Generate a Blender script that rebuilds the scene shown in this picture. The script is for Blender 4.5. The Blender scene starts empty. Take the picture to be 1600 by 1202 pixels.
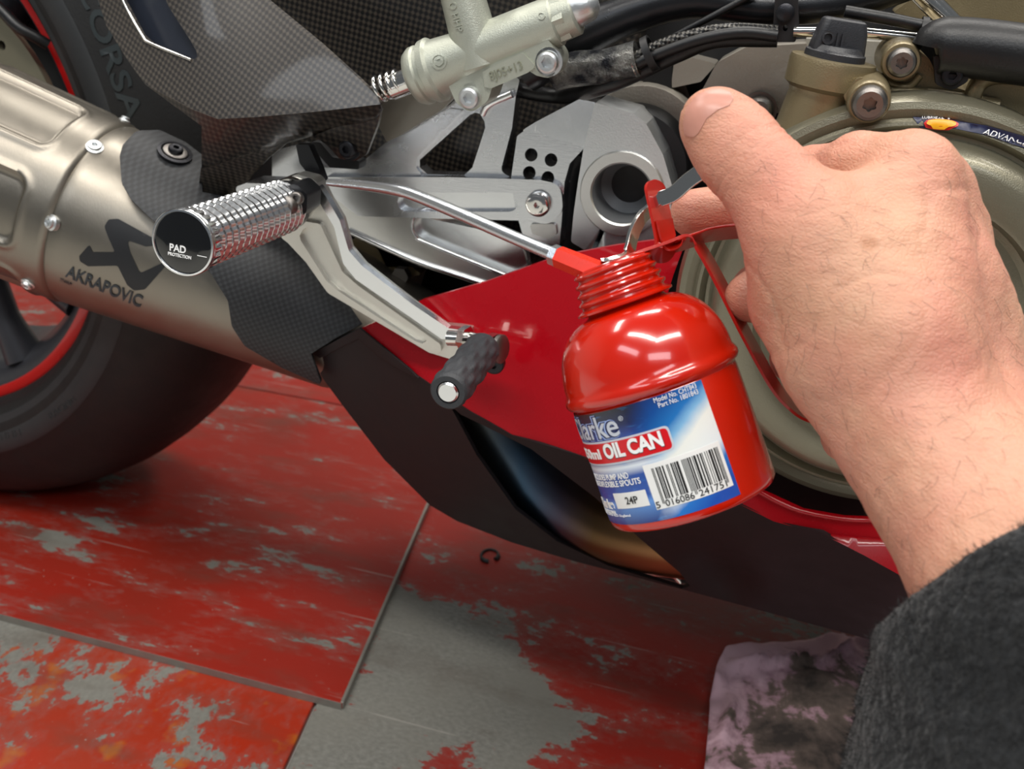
import bpy, bmesh, math, random
import numpy as np
from math import sin, cos, pi, radians, hypot, atan2, asin, sqrt
from mathutils import Vector, Matrix, geometry
from mathutils.bvhtree import BVHTree
random.seed(7); rng = np.random.default_rng(7)
SC = bpy.context.scene
COL = SC.collection
# ------------------------------------------------------------------ camera
# world: X towards the front of the bike, Y into the bike (0 = its centre plane), Z up, metres
F = 1487.9; YAW, PIT, ROL = radians(14.88), radians(25.64), radians(3.48)
CP = Vector((.7111, -.6712, .5242))
fw = Vector((-sin(YAW)*cos(PIT), cos(YAW)*cos(PIT), -sin(PIT)))
rt = Vector((cos(YAW), sin(YAW), 0)); up = rt.cross(fw)
rt, up = rt*cos(ROL)+up*sin(ROL), up*cos(ROL)-rt*sin(ROL)
cd = bpy.data.cameras.new('camera'); cam_ob = bpy.data.objects.new('camera', cd); COL.objects.link(cam_ob)
M = Matrix((rt, up, -fw)).transposed().to_4x4(); M.translation = CP; cam_ob.matrix_world = M
cd.sensor_width = 36; cd.lens = 36*F/1600; cd.clip_start = .02
cd.dof.use_dof = True; cd.dof.focus_distance = .41; cd.dof.aperture_fstop = 16
SC.camera = cam_ob
# ------------------------------------------------------------------ light
SC.view_settings.view_transform = 'Standard'; SC.view_settings.look = 'None'
SC.view_settings.gamma = 1; SC.view_settings.use_curve_mapping = False
SC.view_settings.exposure = -0.31
W = bpy.data.worlds.new('world'); SC.world = W; W.use_nodes = True
W.node_tree.nodes['Background'].inputs[0].default_value = (.78, .84, .90, 1)
W.node_tree.nodes['Background'].inputs[1].default_value = .19
def area(loc, tgt, sx, sy, power, col=(1, .96, .9)):
    power *= 1.4
    l = bpy.data.lights.new('ceiling_or_fill_lamp', 'AREA'); l.shape = 'RECTANGLE'; l.size = sx; l.size_y = sy
    l.energy = power; l.color = col
    o = bpy.data.objects.new('ceiling_or_fill_lamp', l); COL.objects.link(o); o.location = loc
    o.rotation_euler = (Vector(tgt)-Vector(loc)).to_track_quat('-Z', 'Y').to_euler()
    return o
area((0.2, -1.2, 2.6), (.5, -.2, .3), 1.5, .25, 30)
area((1.5, -1.0, 2.6), (.7, -.2, .3), 1.5, .25, 24)
area((-.6, -2.4, 2.5), (.5, -.2, .3), 1.6, .4, 12, (.9, .95, 1))
area((0.4, 0.9, 2.6), (.5, 0, .3), 1.5, .3, 28)
area((1.9, 0.9, 2.6), (.6, 0, .3), 1.5, .3, 22)
area((-1.2, 0.2, 2.6), (.2, -.1, .3), 1.2, .3, 16)
area((1.6, -2.6, 2.5), (.7, -.8, .0), 1.6, .5, 15, (.92, .96, 1))  # added front fill that brightens the metal, no known ceiling fixture

# ------------------------------------------------------------------ projection helpers (photo point -> place on a plane of the bike)
def ray(x, y): return fw + rt*((x-800)/F) - up*((y-601)/F)
def at(x, y, Y): d = ray(x, y); return CP + d*((Y-CP.y)/d.y)
def atz(x, y, Z=0.): d = ray(x, y); return CP + d*((Z-CP.z)/d.z)
KH = .93
def cm(x, y, d): return CP + ray(x, y)*(d*KH)
def depth(p): return (p-CP).dot(fw)
def mpp(p): return depth(p)/F                      # metres per photo pixel at p

# ------------------------------------------------------------------ materials
def srgb(c):
    if isinstance(c, str): c = [int(c[i:i+2], 16)/255 for i in (0, 2, 4)]
    return tuple(x/12.92 if x <= .04045 else ((x+.055)/1.055)**2.4 for x in c)+(1,)
class NT:
    def __init__(s, name):
        s.m = bpy.data.materials.new(name); s.m.use_nodes = True; s.t = s.m.node_tree
        s.b = s.t.nodes['Principled BSDF']
    def n(s, typ, **kw):
        nd = s.t.nodes.new('ShaderNode'+typ)
        for k, v in kw.items():
            if k.startswith('i_'):
                k = k[2:]; k = int(k) if k.isdigit() else k.replace('_', ' ')
                s.set(nd.inputs[k], v)
            else: setattr(nd, k, v)
        return nd
    def set(s, inp, v):
        if isinstance(v, bpy.types.NodeSocket): s.t.links.new(v, inp)
        else: inp.default_value = v
    def math(s, op, a, b=0.): return s.n('Math', operation=op, i_0=a, i_1=b).outputs[0]
    def mix(s, f, a, b): return s.n('Mix', data_type='RGBA', i_0=f, i_6=a, i_7=b).outputs[2]
    def ramp(s, f, stops):
        r = s.n('ValToRGB', i_0=f); e = r.color_ramp.elements
        while len(e) < len(stops): e.new(.5)
        for q, (p, c) in zip(e, stops): q.position = p; q.color = c if len(c) == 4 else srgb(c)
        return r.outputs[0]
    def mr(s, f, a, b, c=0., d=1.):
        return s.n('MapRange', i_0=f, i_1=a, i_2=b, i_3=c, i_4=d).outputs[0]
    def noise(s, scale, detail=4, vec=None, rough=.55, dist=0.):
        nd = s.n('TexNoise', i_Scale=scale, i_Detail=detail, i_Roughness=rough, i_Distortion=dist)
        s.set(nd.inputs['Vector'], vec if vec else s.obj()); return nd.outputs[0]
    def obj(s): return s.n('NewGeometry').outputs['Position']
    def mapping(s, sc=(1, 1, 1), rot=(0, 0, 0), loc=(0, 0, 0), vec=None):
        mp = s.n('Mapping'); s.set(mp.inputs[0], vec if vec else s.obj()); mp.inputs['Scale'].default_value = sc
        mp.inputs['Rotation'].default_value = rot; mp.inputs['Location'].default_value = loc; return mp.outputs[0]
    def bump(s, h, strength=.3, dist=.001, normal=None):
        b = s.n('Bump', i_Strength=strength, i_Distance=dist, i_Height=h)
        if normal: s.set(b.inputs['Normal'], normal)
        return b.outputs[0]
def plain(name, col, rough=.5, metal=0., nb=0., ns=800, coat=0., var=0., aniso=None, spec=None, rv=.1):
    t = NT(name); c = srgb(col)
    t.b.inputs['Base Color'].default_value = c; t.b.inputs['Metallic'].default_value = metal
    t.b.inputs['Roughness'].default_value = rough
    if spec is not None: t.b.inputs['Specular IOR Level'].default_value = spec
    if coat: t.b.inputs['Coat Weight'].default_value = coat; t.b.inputs['Coat Roughness'].default_value = .04
    n = t.noise(60, 5)
    if var:
        t.set(t.b.inputs['Base Color'], t.mix(n, tuple(x*(1-var) for x in c[:3])+(1,), tuple(min(1, x*(1+var)) for x in c[:3])+(1,)))
    t.set(t.b.inputs['Roughness'], t.mr(n, .3, .7, rough*(1-rv), rough*(1+rv)))
    if aniso:
        nn = t.noise(1, 3, t.mapping(aniso)); t.set(t.b.inputs['Normal'], t.bump(nn, nb or .15, .0004))
    elif nb: t.set(t.b.inputs['Normal'], t.bump(t.noise(ns, 3), nb, .0005))
    return t.m
def carbon(name, pitch=.0022, light='5a544c', dark='17161a', rough=.32, rot=.5, coat=.6):
    t = NT(name)
    sp = t.n('SeparateXYZ'); t.set(sp.inputs[0], t.mapping(rot=(0, rot, 0)))
    k = 2*pi/pitch
    a = t.math('SINE', t.math('MULTIPLY', sp.outputs[0], k)); b = t.math('SINE', t.math('MULTIPLY', sp.outputs[2], k))
    w = t.math('MULTIPLY', a, b); f = t.mr(w, -.4, .7)
    big = t.noise(14, 2)
    col = t.mix(f, srgb(dark), srgb(light))
    t.set(t.b.inputs['Base Color'], col)
    t.b.inputs['Roughness'].default_value = rough; t.b.inputs['Specular IOR Level'].default_value = .5
    t.b.inputs['Coat Weight'].default_value = coat; t.b.inputs['Coat Roughness'].default_value = .08
    t.set(t.b.inputs['Normal'], t.bump(f, .25, .0002))
    return t.m
MT = {}
MT['bare'] = plain('bare_worn_steel_edge', '8c8880', .45, .4, .2, 300, var=.3)
MT['bore'] = plain('dull_bored_steel', '77797b', .5, .4)
MT['carbon'] = carbon('carbon_twill', .0040, '4c463f', '201d1d', .5, .35, .25)
MT['carbon_dark'] = carbon('carbon_twill_dark', .0046, '3c362f', '0c0b0c', .4, .6, .35)
MT['carbon_satin'] = carbon('carbon_satin', .0040, '2b2d30', '16171a', .55, -.4, .0)
MT['alu'] = plain('milled_aluminium', 'dddfe2', .26, 1, .1, aniso=(150, 400, 2600))
MT['alu_bright'] = plain('polished_aluminium', 'e6e8ea', .22, 1, .08, aniso=(3000, 300, 300))
MT['alu_satin'] = plain('satin_anodised_aluminium', 'dededb', .36, 1, .15, 1500)
MT['alu_cast'] = plain('cast_aluminium', 'dcdfe0', .4, 1, .2, 900)
MT['lever'] = plain('bead_blasted_aluminium', 'd8d6cf', .4, 1, .3, 2200)
MT['chrome'] = plain('chrome_steel', 'd8d6d2', .12, 1, .1, 300)
MT['zinc'] = plain('zinc_plated_steel', 'c8ccd2', .26, 1, .2, aniso=(2600, 2600, 300))
MT['champagne'] = plain('champagne_cast_paint', 'b6b9ac', .42, .6, .35, 1600)
MT['bronze'] = plain('bronze_magnesium_paint', '8a7d60', .36, .55, .35, 1400, coat=.15)
MT['bronze_light'] = plain('pale_bronze_cover_paint', '7f7b69', .32, .55, .3, 1500, coat=.2)
MT['grey_cast'] = plain('grey_engine_casting', 'a09a90', .45, .5, .5, 700)
MT['dull_cast'] = plain('dull_engine_casting', '4c4740', .5, .5, .5, 600)
MT['titanium'] = plain('brushed_titanium', '8a847a', .4, .95, .15, aniso=(2000, 500, 500), var=.06)
MT['bolt_steel'] = plain('grey_torx_steel', '7c7874', .36, .95, .2, 2500)
MT['black_bolt'] = plain('black_oxide_steel', '2c2c30', .35, .7, .2, 2000)
MT['black_metal'] = plain('black_anodised_metal', '232427', .3, .5, .15, 1500)
MT['black'] = plain('matte_black_plastic', '141416', .5, 0, .1, 1500)
MT['void'] = plain('unlit_depth_black', '08080a', .7, 0)  # near-black puts the shade of the machine's inner depth into the colour
MT['hose'] = plain('black_rubber_hose', '0f0f11', .42, 0, .2, 900)
MT['rubber'] = plain('tyre_rubber', '0f0f10', .6, 0, .35, 500)
MT['rubber_side'] = plain('tyre_sidewall_rubber', '2a2c2e', .6, 0, .2, 500)
MT['rubber_mark'] = plain('tyre_lettering_rubber', '282f31', .45, 0)
MT['peg_rubber'] = plain('toe_peg_rubber', '303236', .6, 0, .5, 900)
MT['rim'] = plain('grey_wheel_paint', '3a3b40', .35, .3)
MT['red_line'] = plain('red_rim_tape', 'c81818', .3, 0, coat=.4)
MT['red_fairing'] = plain('gloss_red_fairing', 'a00010', .28, 0, coat=.5, spec=.3)
MT['matte_black_fairing'] = plain('matte_black_fairing', '1b1719', .5, 0, .1, 2500, spec=.3)
MT['can_red'] = plain('enamel_red_can', 'c41a02', .2, 0, .05, 120, coat=.8)
MT['strap_red'] = plain('enamel_red_strap', 'b81606', .3, 0, .12, 500, coat=.6)
MT['plastic_red'] = plain('red_hex_sleeve', 'dc2a12', .28, 0)
MT['white_print'] = plain('white_print', 'f2f2f2', .35)
MT['black_print'] = plain('black_print', '141414', .4)
MT['dark_print'] = plain('dark_etched_print', '1e1f22', .5, .2)
MT['slate_print'] = plain('slate_etched_print', '343b40', .45, .4)
MT['red_print'] = plain('red_label_bar', 'd0141e', .3)
MT['silver_print'] = plain('silver_letter_print', 'c4c9d4', .3)
MT['navy_print'] = plain('navy_letter_outline', '1b2456', .35)
MT['glow_print'] = plain('pale_blue_letter_halo', '9fb6ea', .35)
MT['white_label'] = plain('white_paper_label', 'ececea', .4)
MT['sticker_navy'] = plain('navy_sticker', '23284a', .35)
MT['yellow_print'] = plain('yellow_emblem_print', 'f6b01e', .35)
MT['emblem_red'] = plain('red_emblem_print', 'd2221a', .35)
MT['gloss_black'] = plain('gloss_black_cap', '060607', .08, 0, coat=1.)
MT['pipe_socket'] = plain('sticky_foil_sleeve', 'b8b6ae', .25, 1, .9, 160)
MT['oil_cap'] = plain('charcoal_oil_cap', '2b2c30', .42, 0, .3, 1200)
def heat_pipe():
    t = NT('heat_tinted_titanium'); sp = t.n('SeparateXYZ'); t.set(sp.inputs[0], t.obj())
    g = t.math('ADD', t.mr(sp.outputs[0], .54, .76), t.math('MULTIPLY', t.math('SUBTRACT', t.noise(9, 3), .5), .25))
    t.set(t.b.inputs['Base Color'], t.ramp(g, [(0, '6a6258'), (.1, '6c6f6c'), (.2, '3c5268'), (.3, '45404e'), (.42, '5a452e'), (.65, '8a6242'), (1, '9a6e4a')]))
    t.b.inputs['Metallic'].default_value = .95; t.b.inputs['Roughness'].default_value = .34; return t.m
MT['heat'] = heat_pipe()
def foil():
    t = NT('crinkled_foil_sleeve'); t.b.inputs['Metallic'].default_value = .85
    n = t.noise(260, 5, rough=.7); v = t.noise(90, 4)
    t.set(t.b.inputs['Base Color'], t.ramp(v, [(.38, '24262c'), (.66, '8e8e8a')])); t.b.inputs['Roughness'].default_value = .28
    t.set(t.b.inputs['Normal'], t.bump(n, 1., .004)); return t.m
MT['foil'] = foil()
def braided():
    t = NT('braided_hose'); sp = t.n('SeparateXYZ'); t.set(sp.inputs[0], t.obj())
    a = t.math('SINE', t.math('MULTIPLY', sp.outputs[0], 2*pi/.0022)); b = t.math('SINE', t.math('MULTIPLY', sp.outputs[2], 2*pi/.0022))
    f = t.mr(t.math('ADD', a, b), -1, 1.2)
    t.set(t.b.inputs['Base Color'], t.mix(f, srgb('101012'), srgb('55534f'))); t.b.inputs['Metallic'].default_value = .6
    t.b.inputs['Roughness'].default_value = .3; t.set(t.b.inputs['Normal'], t.bump(f, .6, .0004)); return t.m
MT['braid'] = braided()
def skin():
    t = NT('skin'); v = t.obj()
    n1 = t.noise(22, 4); n2 = t.noise(120, 5, rough=.6); n3 = t.noise(9, 3)
    c = t.ramp(n1, [(.3, 'cb9d82'), (.5, 'cd947d'), (.7, 'c98775')])
    c = t.mix(t.mr(n2, .5, .75, 0, .35), c, srgb('b8765c'))
    c = t.mix(t.mr(n3, .52, .7, 0, .4), c, srgb('cb9f7e'))
    # small brown age spots
    for p, r in ((AGE1, .004), (AGE2, .0032), (AGE3, .003)):
        d = t.n('VectorMath', operation='DISTANCE', i_0=v, i_1=p).outputs['Value']
        c = t.mix(t.mr(d, r*.55, r, .55, 0), c, srgb('a9724e'))
    # thumb is pinker
    d = t.n('VectorMath', operation='DISTANCE', i_0=v, i_1=PINK).outputs['Value']
    c = t.mix(t.mr(d, .02, .06, .35, 0), c, srgb('cf8070'))
    t.set(t.b.inputs['Base Color'], c)
    t.b.inputs['Subsurface Weight'].default_value = .25; t.b.inputs['Subsurface Radius'].default_value = (1, .35, .2)
    t.b.inputs['Subsurface Scale'].default_value = .004
    t.b.inputs['Roughness'].default_value = .5; t.b.inputs['Specular IOR Level'].default_value = .4
    w = t.n('TexVoronoi', feature='DISTANCE_TO_EDGE', i_Scale=520.); t.set(w.inputs['Vector'], t.mapping((1, 1, 1.5), (0, .5, 0)))
    cre = t.noise(1, 4, t.mapping((90, 90, 420), (0, .75, .3)), dist=.8)
    vein = t.noise(34, 2, dist=.6)
    h = t.math('ADD', t.math('MULTIPLY', t.mr(w.outputs[0], 0, .25), .22), t.math('ADD', t.math('MULTIPLY', cre, .75), t.math('MULTIPLY', vein, 1.6)))
    t.set(t.b.inputs['Normal'], t.bump(h, .5, .001))
    return t.m
AGE1, AGE2, AGE3 = cm(1355, 384, .31), cm(1440, 420, .32), cm(1525, 425, .335)
PINK = cm(1120, 240, .33)
MT['skin'] = skin()
MT['nail'] = plain('fingernail', 'c58c7c', .38, 0, .1, 300)
MT['hair'] = plain('dark_arm_hair', '4a3528', .6)
def fleece():
    t = NT('black_fleece'); n = t.noise(420, 5, rough=.7)
    t.set(t.b.inputs['Base Color'], t.ramp(n, [(.3, '0a0b0c'), (.7, '222427')])); t.b.inputs['Roughness'].default_value = .95
    t.b.inputs['Sheen Weight'].default_value = .15; t.b.inputs['Sheen Roughness'].default_value = .5
    t.set(t.b.inputs['Normal'], t.bump(t.noise(260, 5), 1., .003)); return t.m
MT['fleece'] = fleece()
MT['pile'] = plain('black_fleece_pile', '17181a', .9)
def cloth():
    t = NT('pink_cotton_rag'); g = t.noise(13, 4, rough=.65, dist=.8); g2 = t.noise(60, 5, rough=.7)
    f = t.math('ADD', t.math('MULTIPLY', g, .75), t.math('MULTIPLY', g2, .3))
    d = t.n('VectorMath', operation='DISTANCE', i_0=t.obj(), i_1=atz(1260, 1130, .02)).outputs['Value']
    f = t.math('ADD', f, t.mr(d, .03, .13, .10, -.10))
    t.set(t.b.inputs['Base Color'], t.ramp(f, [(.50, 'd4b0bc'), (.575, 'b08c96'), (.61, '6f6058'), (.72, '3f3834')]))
    t.b.inputs['Roughness'].default_value = .95
    wv = t.noise(1, 2, t.mapping((1400, 1400, 1400))); t.set(t.b.inputs['Normal'], t.bump(wv, .3, .0005)); return t.m
MT['cloth'] = cloth()
def floor_mat(name, grey_pts, base=.0, red='96241a', red2='8c2a22', grey='7c7a72', thr=.56, stretch=(1, 1, 1), rot=0., orange=0.):
    t = NT(name); vec = t.mapping(stretch, (0, 0, rot))
    n = t.noise(16, 8, vec, .62); nf = t.noise(95, 8, vec, .65); sm = t.noise(5, 3)
    m = t.math('ADD', t.math('MULTIPLY', n, .62), t.math('MULTIPLY', nf, .38))
    for p, r0, r1, w in grey_pts:
        d = t.n('VectorMath', operation='DISTANCE', i_0=t.obj(), i_1=p).outputs['Value']
        m = t.math('ADD', m, t.mr(d, r0, r1, w, 0))
    mask = t.mr(m, thr, thr+.025)
    haze = t.mr(m, thr-.09, thr+.01, 0, .38)
    rc = t.mix(t.mr(sm, .35, .65), srgb(red), srgb(red2))
    if orange:
        rc = t.mix(t.mr(t.noise(30, 3), .58, .68, 0, orange), rc, srgb('b0641c'))
    rc = t.mix(haze, rc, srgb('86605a'))
    gn = t.noise(220, 6, vec); gc = t.mix(gn, srgb('55544e'), srgb('989790')); gc = t.mix(t.mr(t.noise(9, 4), .4, .7), gc, srgb(grey))
    c = t.mix(mask, rc, gc)
    grime = t.mr(t.noise(11, 5, t.mapping((1, 2.4, 1), loc=(3, 1, 0))), .52, .72, 0, .45)
    c = t.mix(grime, c, srgb('54463c'))
    # thin pale scratches
    for rz, off in ((.3, 0), (1.35, 5), (-.5, 9)):
        sc = t.noise(1, 1, t.mapping((2.2, 260, 1), (0, 0, rz), (off, off, 0))); br = t.noise(14, 2, t.mapping(loc=(off, 2, 0)))
        sm2 = t.math('MULTIPLY', t.mr(sc, .735, .76), t.mr(br, .5, .6)); c = t.mix(t.math('MULTIPLY', sm2, .5), c, srgb('a8a49c'))
    speck = t.mr(t.noise(330, 2), .72, .76); c = t.mix(t.math('MULTIPLY', speck, .5), c, srgb('a6a49a'))
    t.set(t.b.inputs['Base Color'], c)
    t.set(t.b.inputs['Roughness'], t.mr(mask, 0, 1, .38, .5)); t.b.inputs['Specular IOR Level'].default_value = .35
    hh = t.math('SUBTRACT', t.math('MULTIPLY', nf, .4), t.math('MULTIPLY', mask, .5))
    t.set(t.b.inputs['Normal'], t.bump(hh, .35, .0008)); return t.m

# ------------------------------------------------------------------ object helpers
ORIG = {}
def thing(name, label, cat, loc, group=None):
    o = bpy.data.objects.new(name, None); COL.objects.link(o); o.location = loc; o.empty_display_size = .05
    o['label'] = label; o['category'] = cat
    if group: o['group'] = group
    ORIG[o.name] = Vector(loc); return o
def tag(o, label, cat, group=None):
    o['label'] = label; o['category'] = cat
    if group: o['group'] = group
    return o
def link(name, me, mat, parent=None, label=None, smooth=40, kind=None):
    if mat: me.materials.append(MT[mat] if isinstance(mat, str) else mat)
    o = bpy.data.objects.new(name, me); COL.objects.link(o)
    if smooth is not None:
        me.polygons.foreach_set('use_smooth', [True]*len(me.polygons))
        if smooth < 180: me.set_sharp_from_angle(angle=radians(smooth))
    if parent:
        L = ORIG[parent.name]; me.transform(Matrix.Translation(-L)); o.parent = parent; ORIG[o.name] = L
    else:
        n = len(me.vertices); co = np.empty(n*3, 'f'); me.vertices.foreach_get('co', co); co = co.reshape(-1, 3)
        L = Vector(((co[:, 0].min()+co[:, 0].max())/2, (co[:, 1].min()+co[:, 1].max())/2, co[:, 2].min()))
        me.transform(Matrix.Translation(-L)); o.location = L; ORIG[o.name] = L
    if label: o['label'] = label
    if kind: o['kind'] = kind
    return o
def mesh(vs, fs):
    me = bpy.data.meshes.new('m'); me.from_pydata([tuple(v) for v in vs], [], fs); me.validate(); me.update(); return me
def join(parts):
    vs, fs = [], []
    for v, f_ in parts:
        n = len(vs); vs += list(v); fs += [tuple(i+n for i in q) for q in f_]
    return vs, fs
def bevel(o, w=.0008, seg=2, ang=35):
    m = o.modifiers.new('bevel', 'BEVEL'); m.width = w; m.segments = seg; m.limit_method = 'ANGLE'; m.angle_limit = radians(ang)
    m.use_clamp_overlap = True
    k = o.modifiers.new('wn', 'WEIGHTED_NORMAL'); k.keep_sharp = False; return o
def solid(o, t, off=1.):
    m = o.modifiers.new('solid', 'SOLIDIFY'); m.thickness = t; m.offset = off; return o
def inside(poly, x, y):
    c = False; n = len(poly); j = n-1
    for i in range(n):
        xi, yi = poly[i][0], poly[i][1]; xj, yj = poly[j][0], poly[j][1]
        if (yi > y) != (yj > y) and x < (xj-xi)*(y-yi)/(yj-yi)+xi: c = not c
        j = i
    return c
def fillet(pts, r, seg=4):
    """round the corners of a closed polygon; a point may carry its own radius as a third value"""
    out = []; n = len(pts)
    for i in range(n):
        p = Vector(pts[i][:2]); a = Vector(pts[i-1][:2])-p; b = Vector(pts[(i+1) % n][:2])-p
        rr = pts[i][2] if len(pts[i]) > 2 else r
        if rr <= 0 or a.length < 1e-6 or b.length < 1e-6: out.append(tuple(p)); continue
        cosang = max(-1, min(1, a.normalized().dot(b.normalized()))); th = math.acos(cosang)
        if th > pi-.05: out.append(tuple(p)); continue
        t = min(rr/math.tan(th/2), a.length*.48, b.length*.48)
        p0 = p+a.normalized()*t; p1 = p+b.normalized()*t
        for k in range(seg+1):
            s = k/seg; out.append(tuple(p0*(1-s)**2+p*2*s*(1-s)+p1*s*s))
    return out
def circle_px(cx, cy, rx, ry=None, n=24, rot=0):
    ry = ry or rx
    return [(cx+rx*cos(a)*cos(rot)-ry*sin(a)*sin(rot), cy+rx*cos(a)*sin(rot)+ry*sin(a)*cos(rot)) for a in (2*pi*k/n for k in range(n))]
def slot_px(x0, y0, x1, y1, r, n=8):
    a = atan2(y1-y0, x1-x0)
    return [(x1+r*cos(a-pi/2+pi*k/n), y1+r*sin(a-pi/2+pi*k/n)) for k in range(n+1)] + [(x0+r*cos(a+pi/2+pi*k/n), y0+r*sin(a+pi/2+pi*k/n)) for k in range(n+1)]
def tri2d(outlines, step=None):
    """triangulate outline with holes (even-odd); step adds inner grid points"""
    pts, edges = [], []
    for o in outlines:
        n0 = len(pts)
        if step:
            q = []
            for i in range(len(o)):
                a, b = o[i], o[(i+1) % len(o)]; m = max(1, int(hypot(b[0]-a[0], b[1]-a[1])/step))
                q += [(a[0]+(b[0]-a[0])*k/m, a[1]+(b[1]-a[1])*k/m) for k in range(m)]
            o = q
        pts += [tuple(p[:2]) for p in o]; edges += [(n0+i, n0+(i+1) % len(o)) for i in range(len(o))]
    nb = len(pts)
    if step:
        xs = [p[0] for p in pts]; ys = [p[1] for p in pts]
        gy = min(ys)+step*.5; row = 0
        P = np.array(pts[:nb])
        while gy < max(ys):
            gx = min(xs)+step*(.5 if row % 2 else .99)
            while gx < max(xs):
                k = 0
                for o in outlines: k ^= inside(o, gx, gy)
                if k and np.min((P[:, 0]-gx)**2+(P[:, 1]-gy)**2) > (step*.4)**2: pts.append((gx, gy))
                gx += step
            gy += step; row += 1
    v, e, fcs, *_ = geometry.delaunay_2d_cdt([Vector(p) for p in pts], edges, [], 0, 1e-6)
    out = []
    for q in fcs:
        x = sum(v[i][0] for i in q)/3; y = sum(v[i][1] for i in q)/3; k = 0
        for o in outlines: k ^= inside(o, x, y)
        if k: out.append(tuple(q))
    return [(p[0], p[1]) for p in v], out
def bound_edges(fs):
    cnt = {}
    for q in fs:
        for i in range(len(q)):
            a, b = q[i], q[(i+1) % len(q)]; cnt[(a, b)] = 1
    return [(a, b) for a, b in cnt if (b, a) not in cnt]
def extrude_map(v, fs, front, back):
    """front/back: functions 2D -> Vector"""
    n = len(v); V = [front(*p) for p in v]+[back(*p) for p in v]
    # orientation: front faces towards -Y / the viewer
    a, b, c = (V[i] for i in fs[0]); nn = (b-a).cross(c-a)
    flip = nn.dot(V[n+fs[0][0]]-V[fs[0][0]]) > 0
    if flip: fs = [q[::-1] for q in fs]
    F_ = list(fs)+[tuple(i+n for i in q[::-1]) for q in fs]
    F_ += [(b, a, a+n, b+n) for a, b in bound_edges(fs)]
    return V, F_
def prism(name, outlines, Y, t, mat, parent, r=0, bw=.0008, label=None, seg=2, px=True, smooth=40, yf=None):
    """plate parallel to the bike's side: outline in photo points on the plane Y, t thick (inwards)"""
    if not isinstance(outlines[0], list): outlines = [outlines]
    conv = []
    for k, o in enumerate(outlines):
        rr = r
        if px:
            q = []
            for p in o:
                w = at(p[0], p[1], Y); q.append((w.x, w.z)+((p[2]*mpp(w),) if len(p) > 2 else ()))
            rr = r*mpp(at(*o[0][:2], Y)) if k == 0 else 0
            o = q
        conv.append(fillet(o, rr) if (rr or any(len(p) > 2 for p in o)) else [p[:2] for p in o])
    v, fs = tri2d(conv)
    V, F_ = extrude_map(v, fs, lambda x, z: Vector((x, Y, z)), lambda x, z: Vector((x, Y+t, z)))
    o = link(name, mesh(V, F_), mat, parent, label, smooth)
    if bw: bevel(o, bw, seg)
    return o
class TPS:
    """smooth depth sheet through scattered (photo x, photo y, Y) points"""
    def __init__(s, pts, lam=1e-3):
        P = np.array(pts, float); s.P = P[:, :2]/500; n = len(P)
        K = s.k(s.P, s.P)+lam*np.eye(n); A = np.zeros((n+3, n+3)); A[:n, :n] = K; A[:n, n] = 1; A[:n, n+1:] = s.P
        A[n, :n] = 1; A[n+1:, :n] = s.P.T
        s.w = np.linalg.solve(A, np.r_[P[:, 2], 0, 0, 0])
    def k(s, a, b):
        d = np.sqrt(((a[:, None]-b[None])**2).sum(-1))+1e-12; return d*d*np.log(d)
    def __call__(s, x, y):
        q = np.array([[x, y]])/500; n = len(s.P)
        return float((s.k(q, s.P)@s.w[:n]+s.w[n]+q@s.w[n+1:])[0])
def sheet(name, outlines, yf, mat, parent, t=.002, step=14, label=None, bw=0, smooth=60, back=None, r=0):
    """curved shell: outline in photo points, yf(x, y) gives its lateral place Y; t thick inwards"""
    if not isinstance(outlines[0], list): outlines = [outlines]
    outlines = [fillet(o, r) if (r or any(len(p) > 2 for p in o)) else [p[:2] for p in o] for o in outlines]
    v, fs = tri2d(outlines, step)
    V, F_ = extrude_map(v, fs, lambda x, y: at(x, y, yf(x, y)), lambda x, y: at(x, y, yf(x, y))+Vector((0, t, 0)))
    o = link(name, mesh(V, F_), mat, parent, label, smooth)
    if bw: bevel(o, bw, 2)
    return o
def frame(ax):
    ax = Vector(ax).normalized(); h = Vector((0, 0, 1)) if abs(ax.z) < .9 else Vector((1, 0, 0))
    a = ax.cross(h).normalized(); return a, ax.cross(a).normalized(), ax
def lathe(prof, o, ax, seg=40, rf=None, closed=True, a0=0.):
    """prof: (height along ax, radius); rf(i, angle, r) may modulate"""
    a, b, c = frame(ax); o = Vector(o); V = []; Fc = []; n = len(prof)
    for i, (h, r) in enumerate(prof):
        for k in range(seg):
            an = a0+2*pi*k/seg; rr = rf(i, an, r) if rf else r
            V.append(o+c*h+(a*cos(an)+b*sin(an))*rr)
    for i in range(n-1):
        for k in range(seg):
            k2 = (k+1) % seg; Fc.append((i*seg+k, i*seg+k2, (i+1)*seg+k2, (i+1)*seg+k))
    if prof[0][1] > 1e-5 and closed: Fc.append(tuple(range(seg))[::-1])
    if prof[-1][1] > 1e-5 and closed: Fc.append(tuple((n-1)*seg+k for k in range(seg)))
    return V, Fc
def turn(name, prof, o, ax, mat, parent, seg=40, rf=None, label=None, smooth=40, closed=True, a0=0.):
    V, Fc = lathe(prof, o, ax, seg, rf, closed, a0); me = mesh(V, Fc); fixn(me); return link(name, me, mat, parent, label, smooth)
def fixn(me):
    bm = bmesh.new(); bm.from_mesh(me); bmesh.ops.remove_doubles(bm, verts=bm.verts, dist=1e-6)
    bmesh.ops.recalc_face_normals(bm, faces=bm.faces); bm.to_mesh(me); bm.free()
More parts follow.
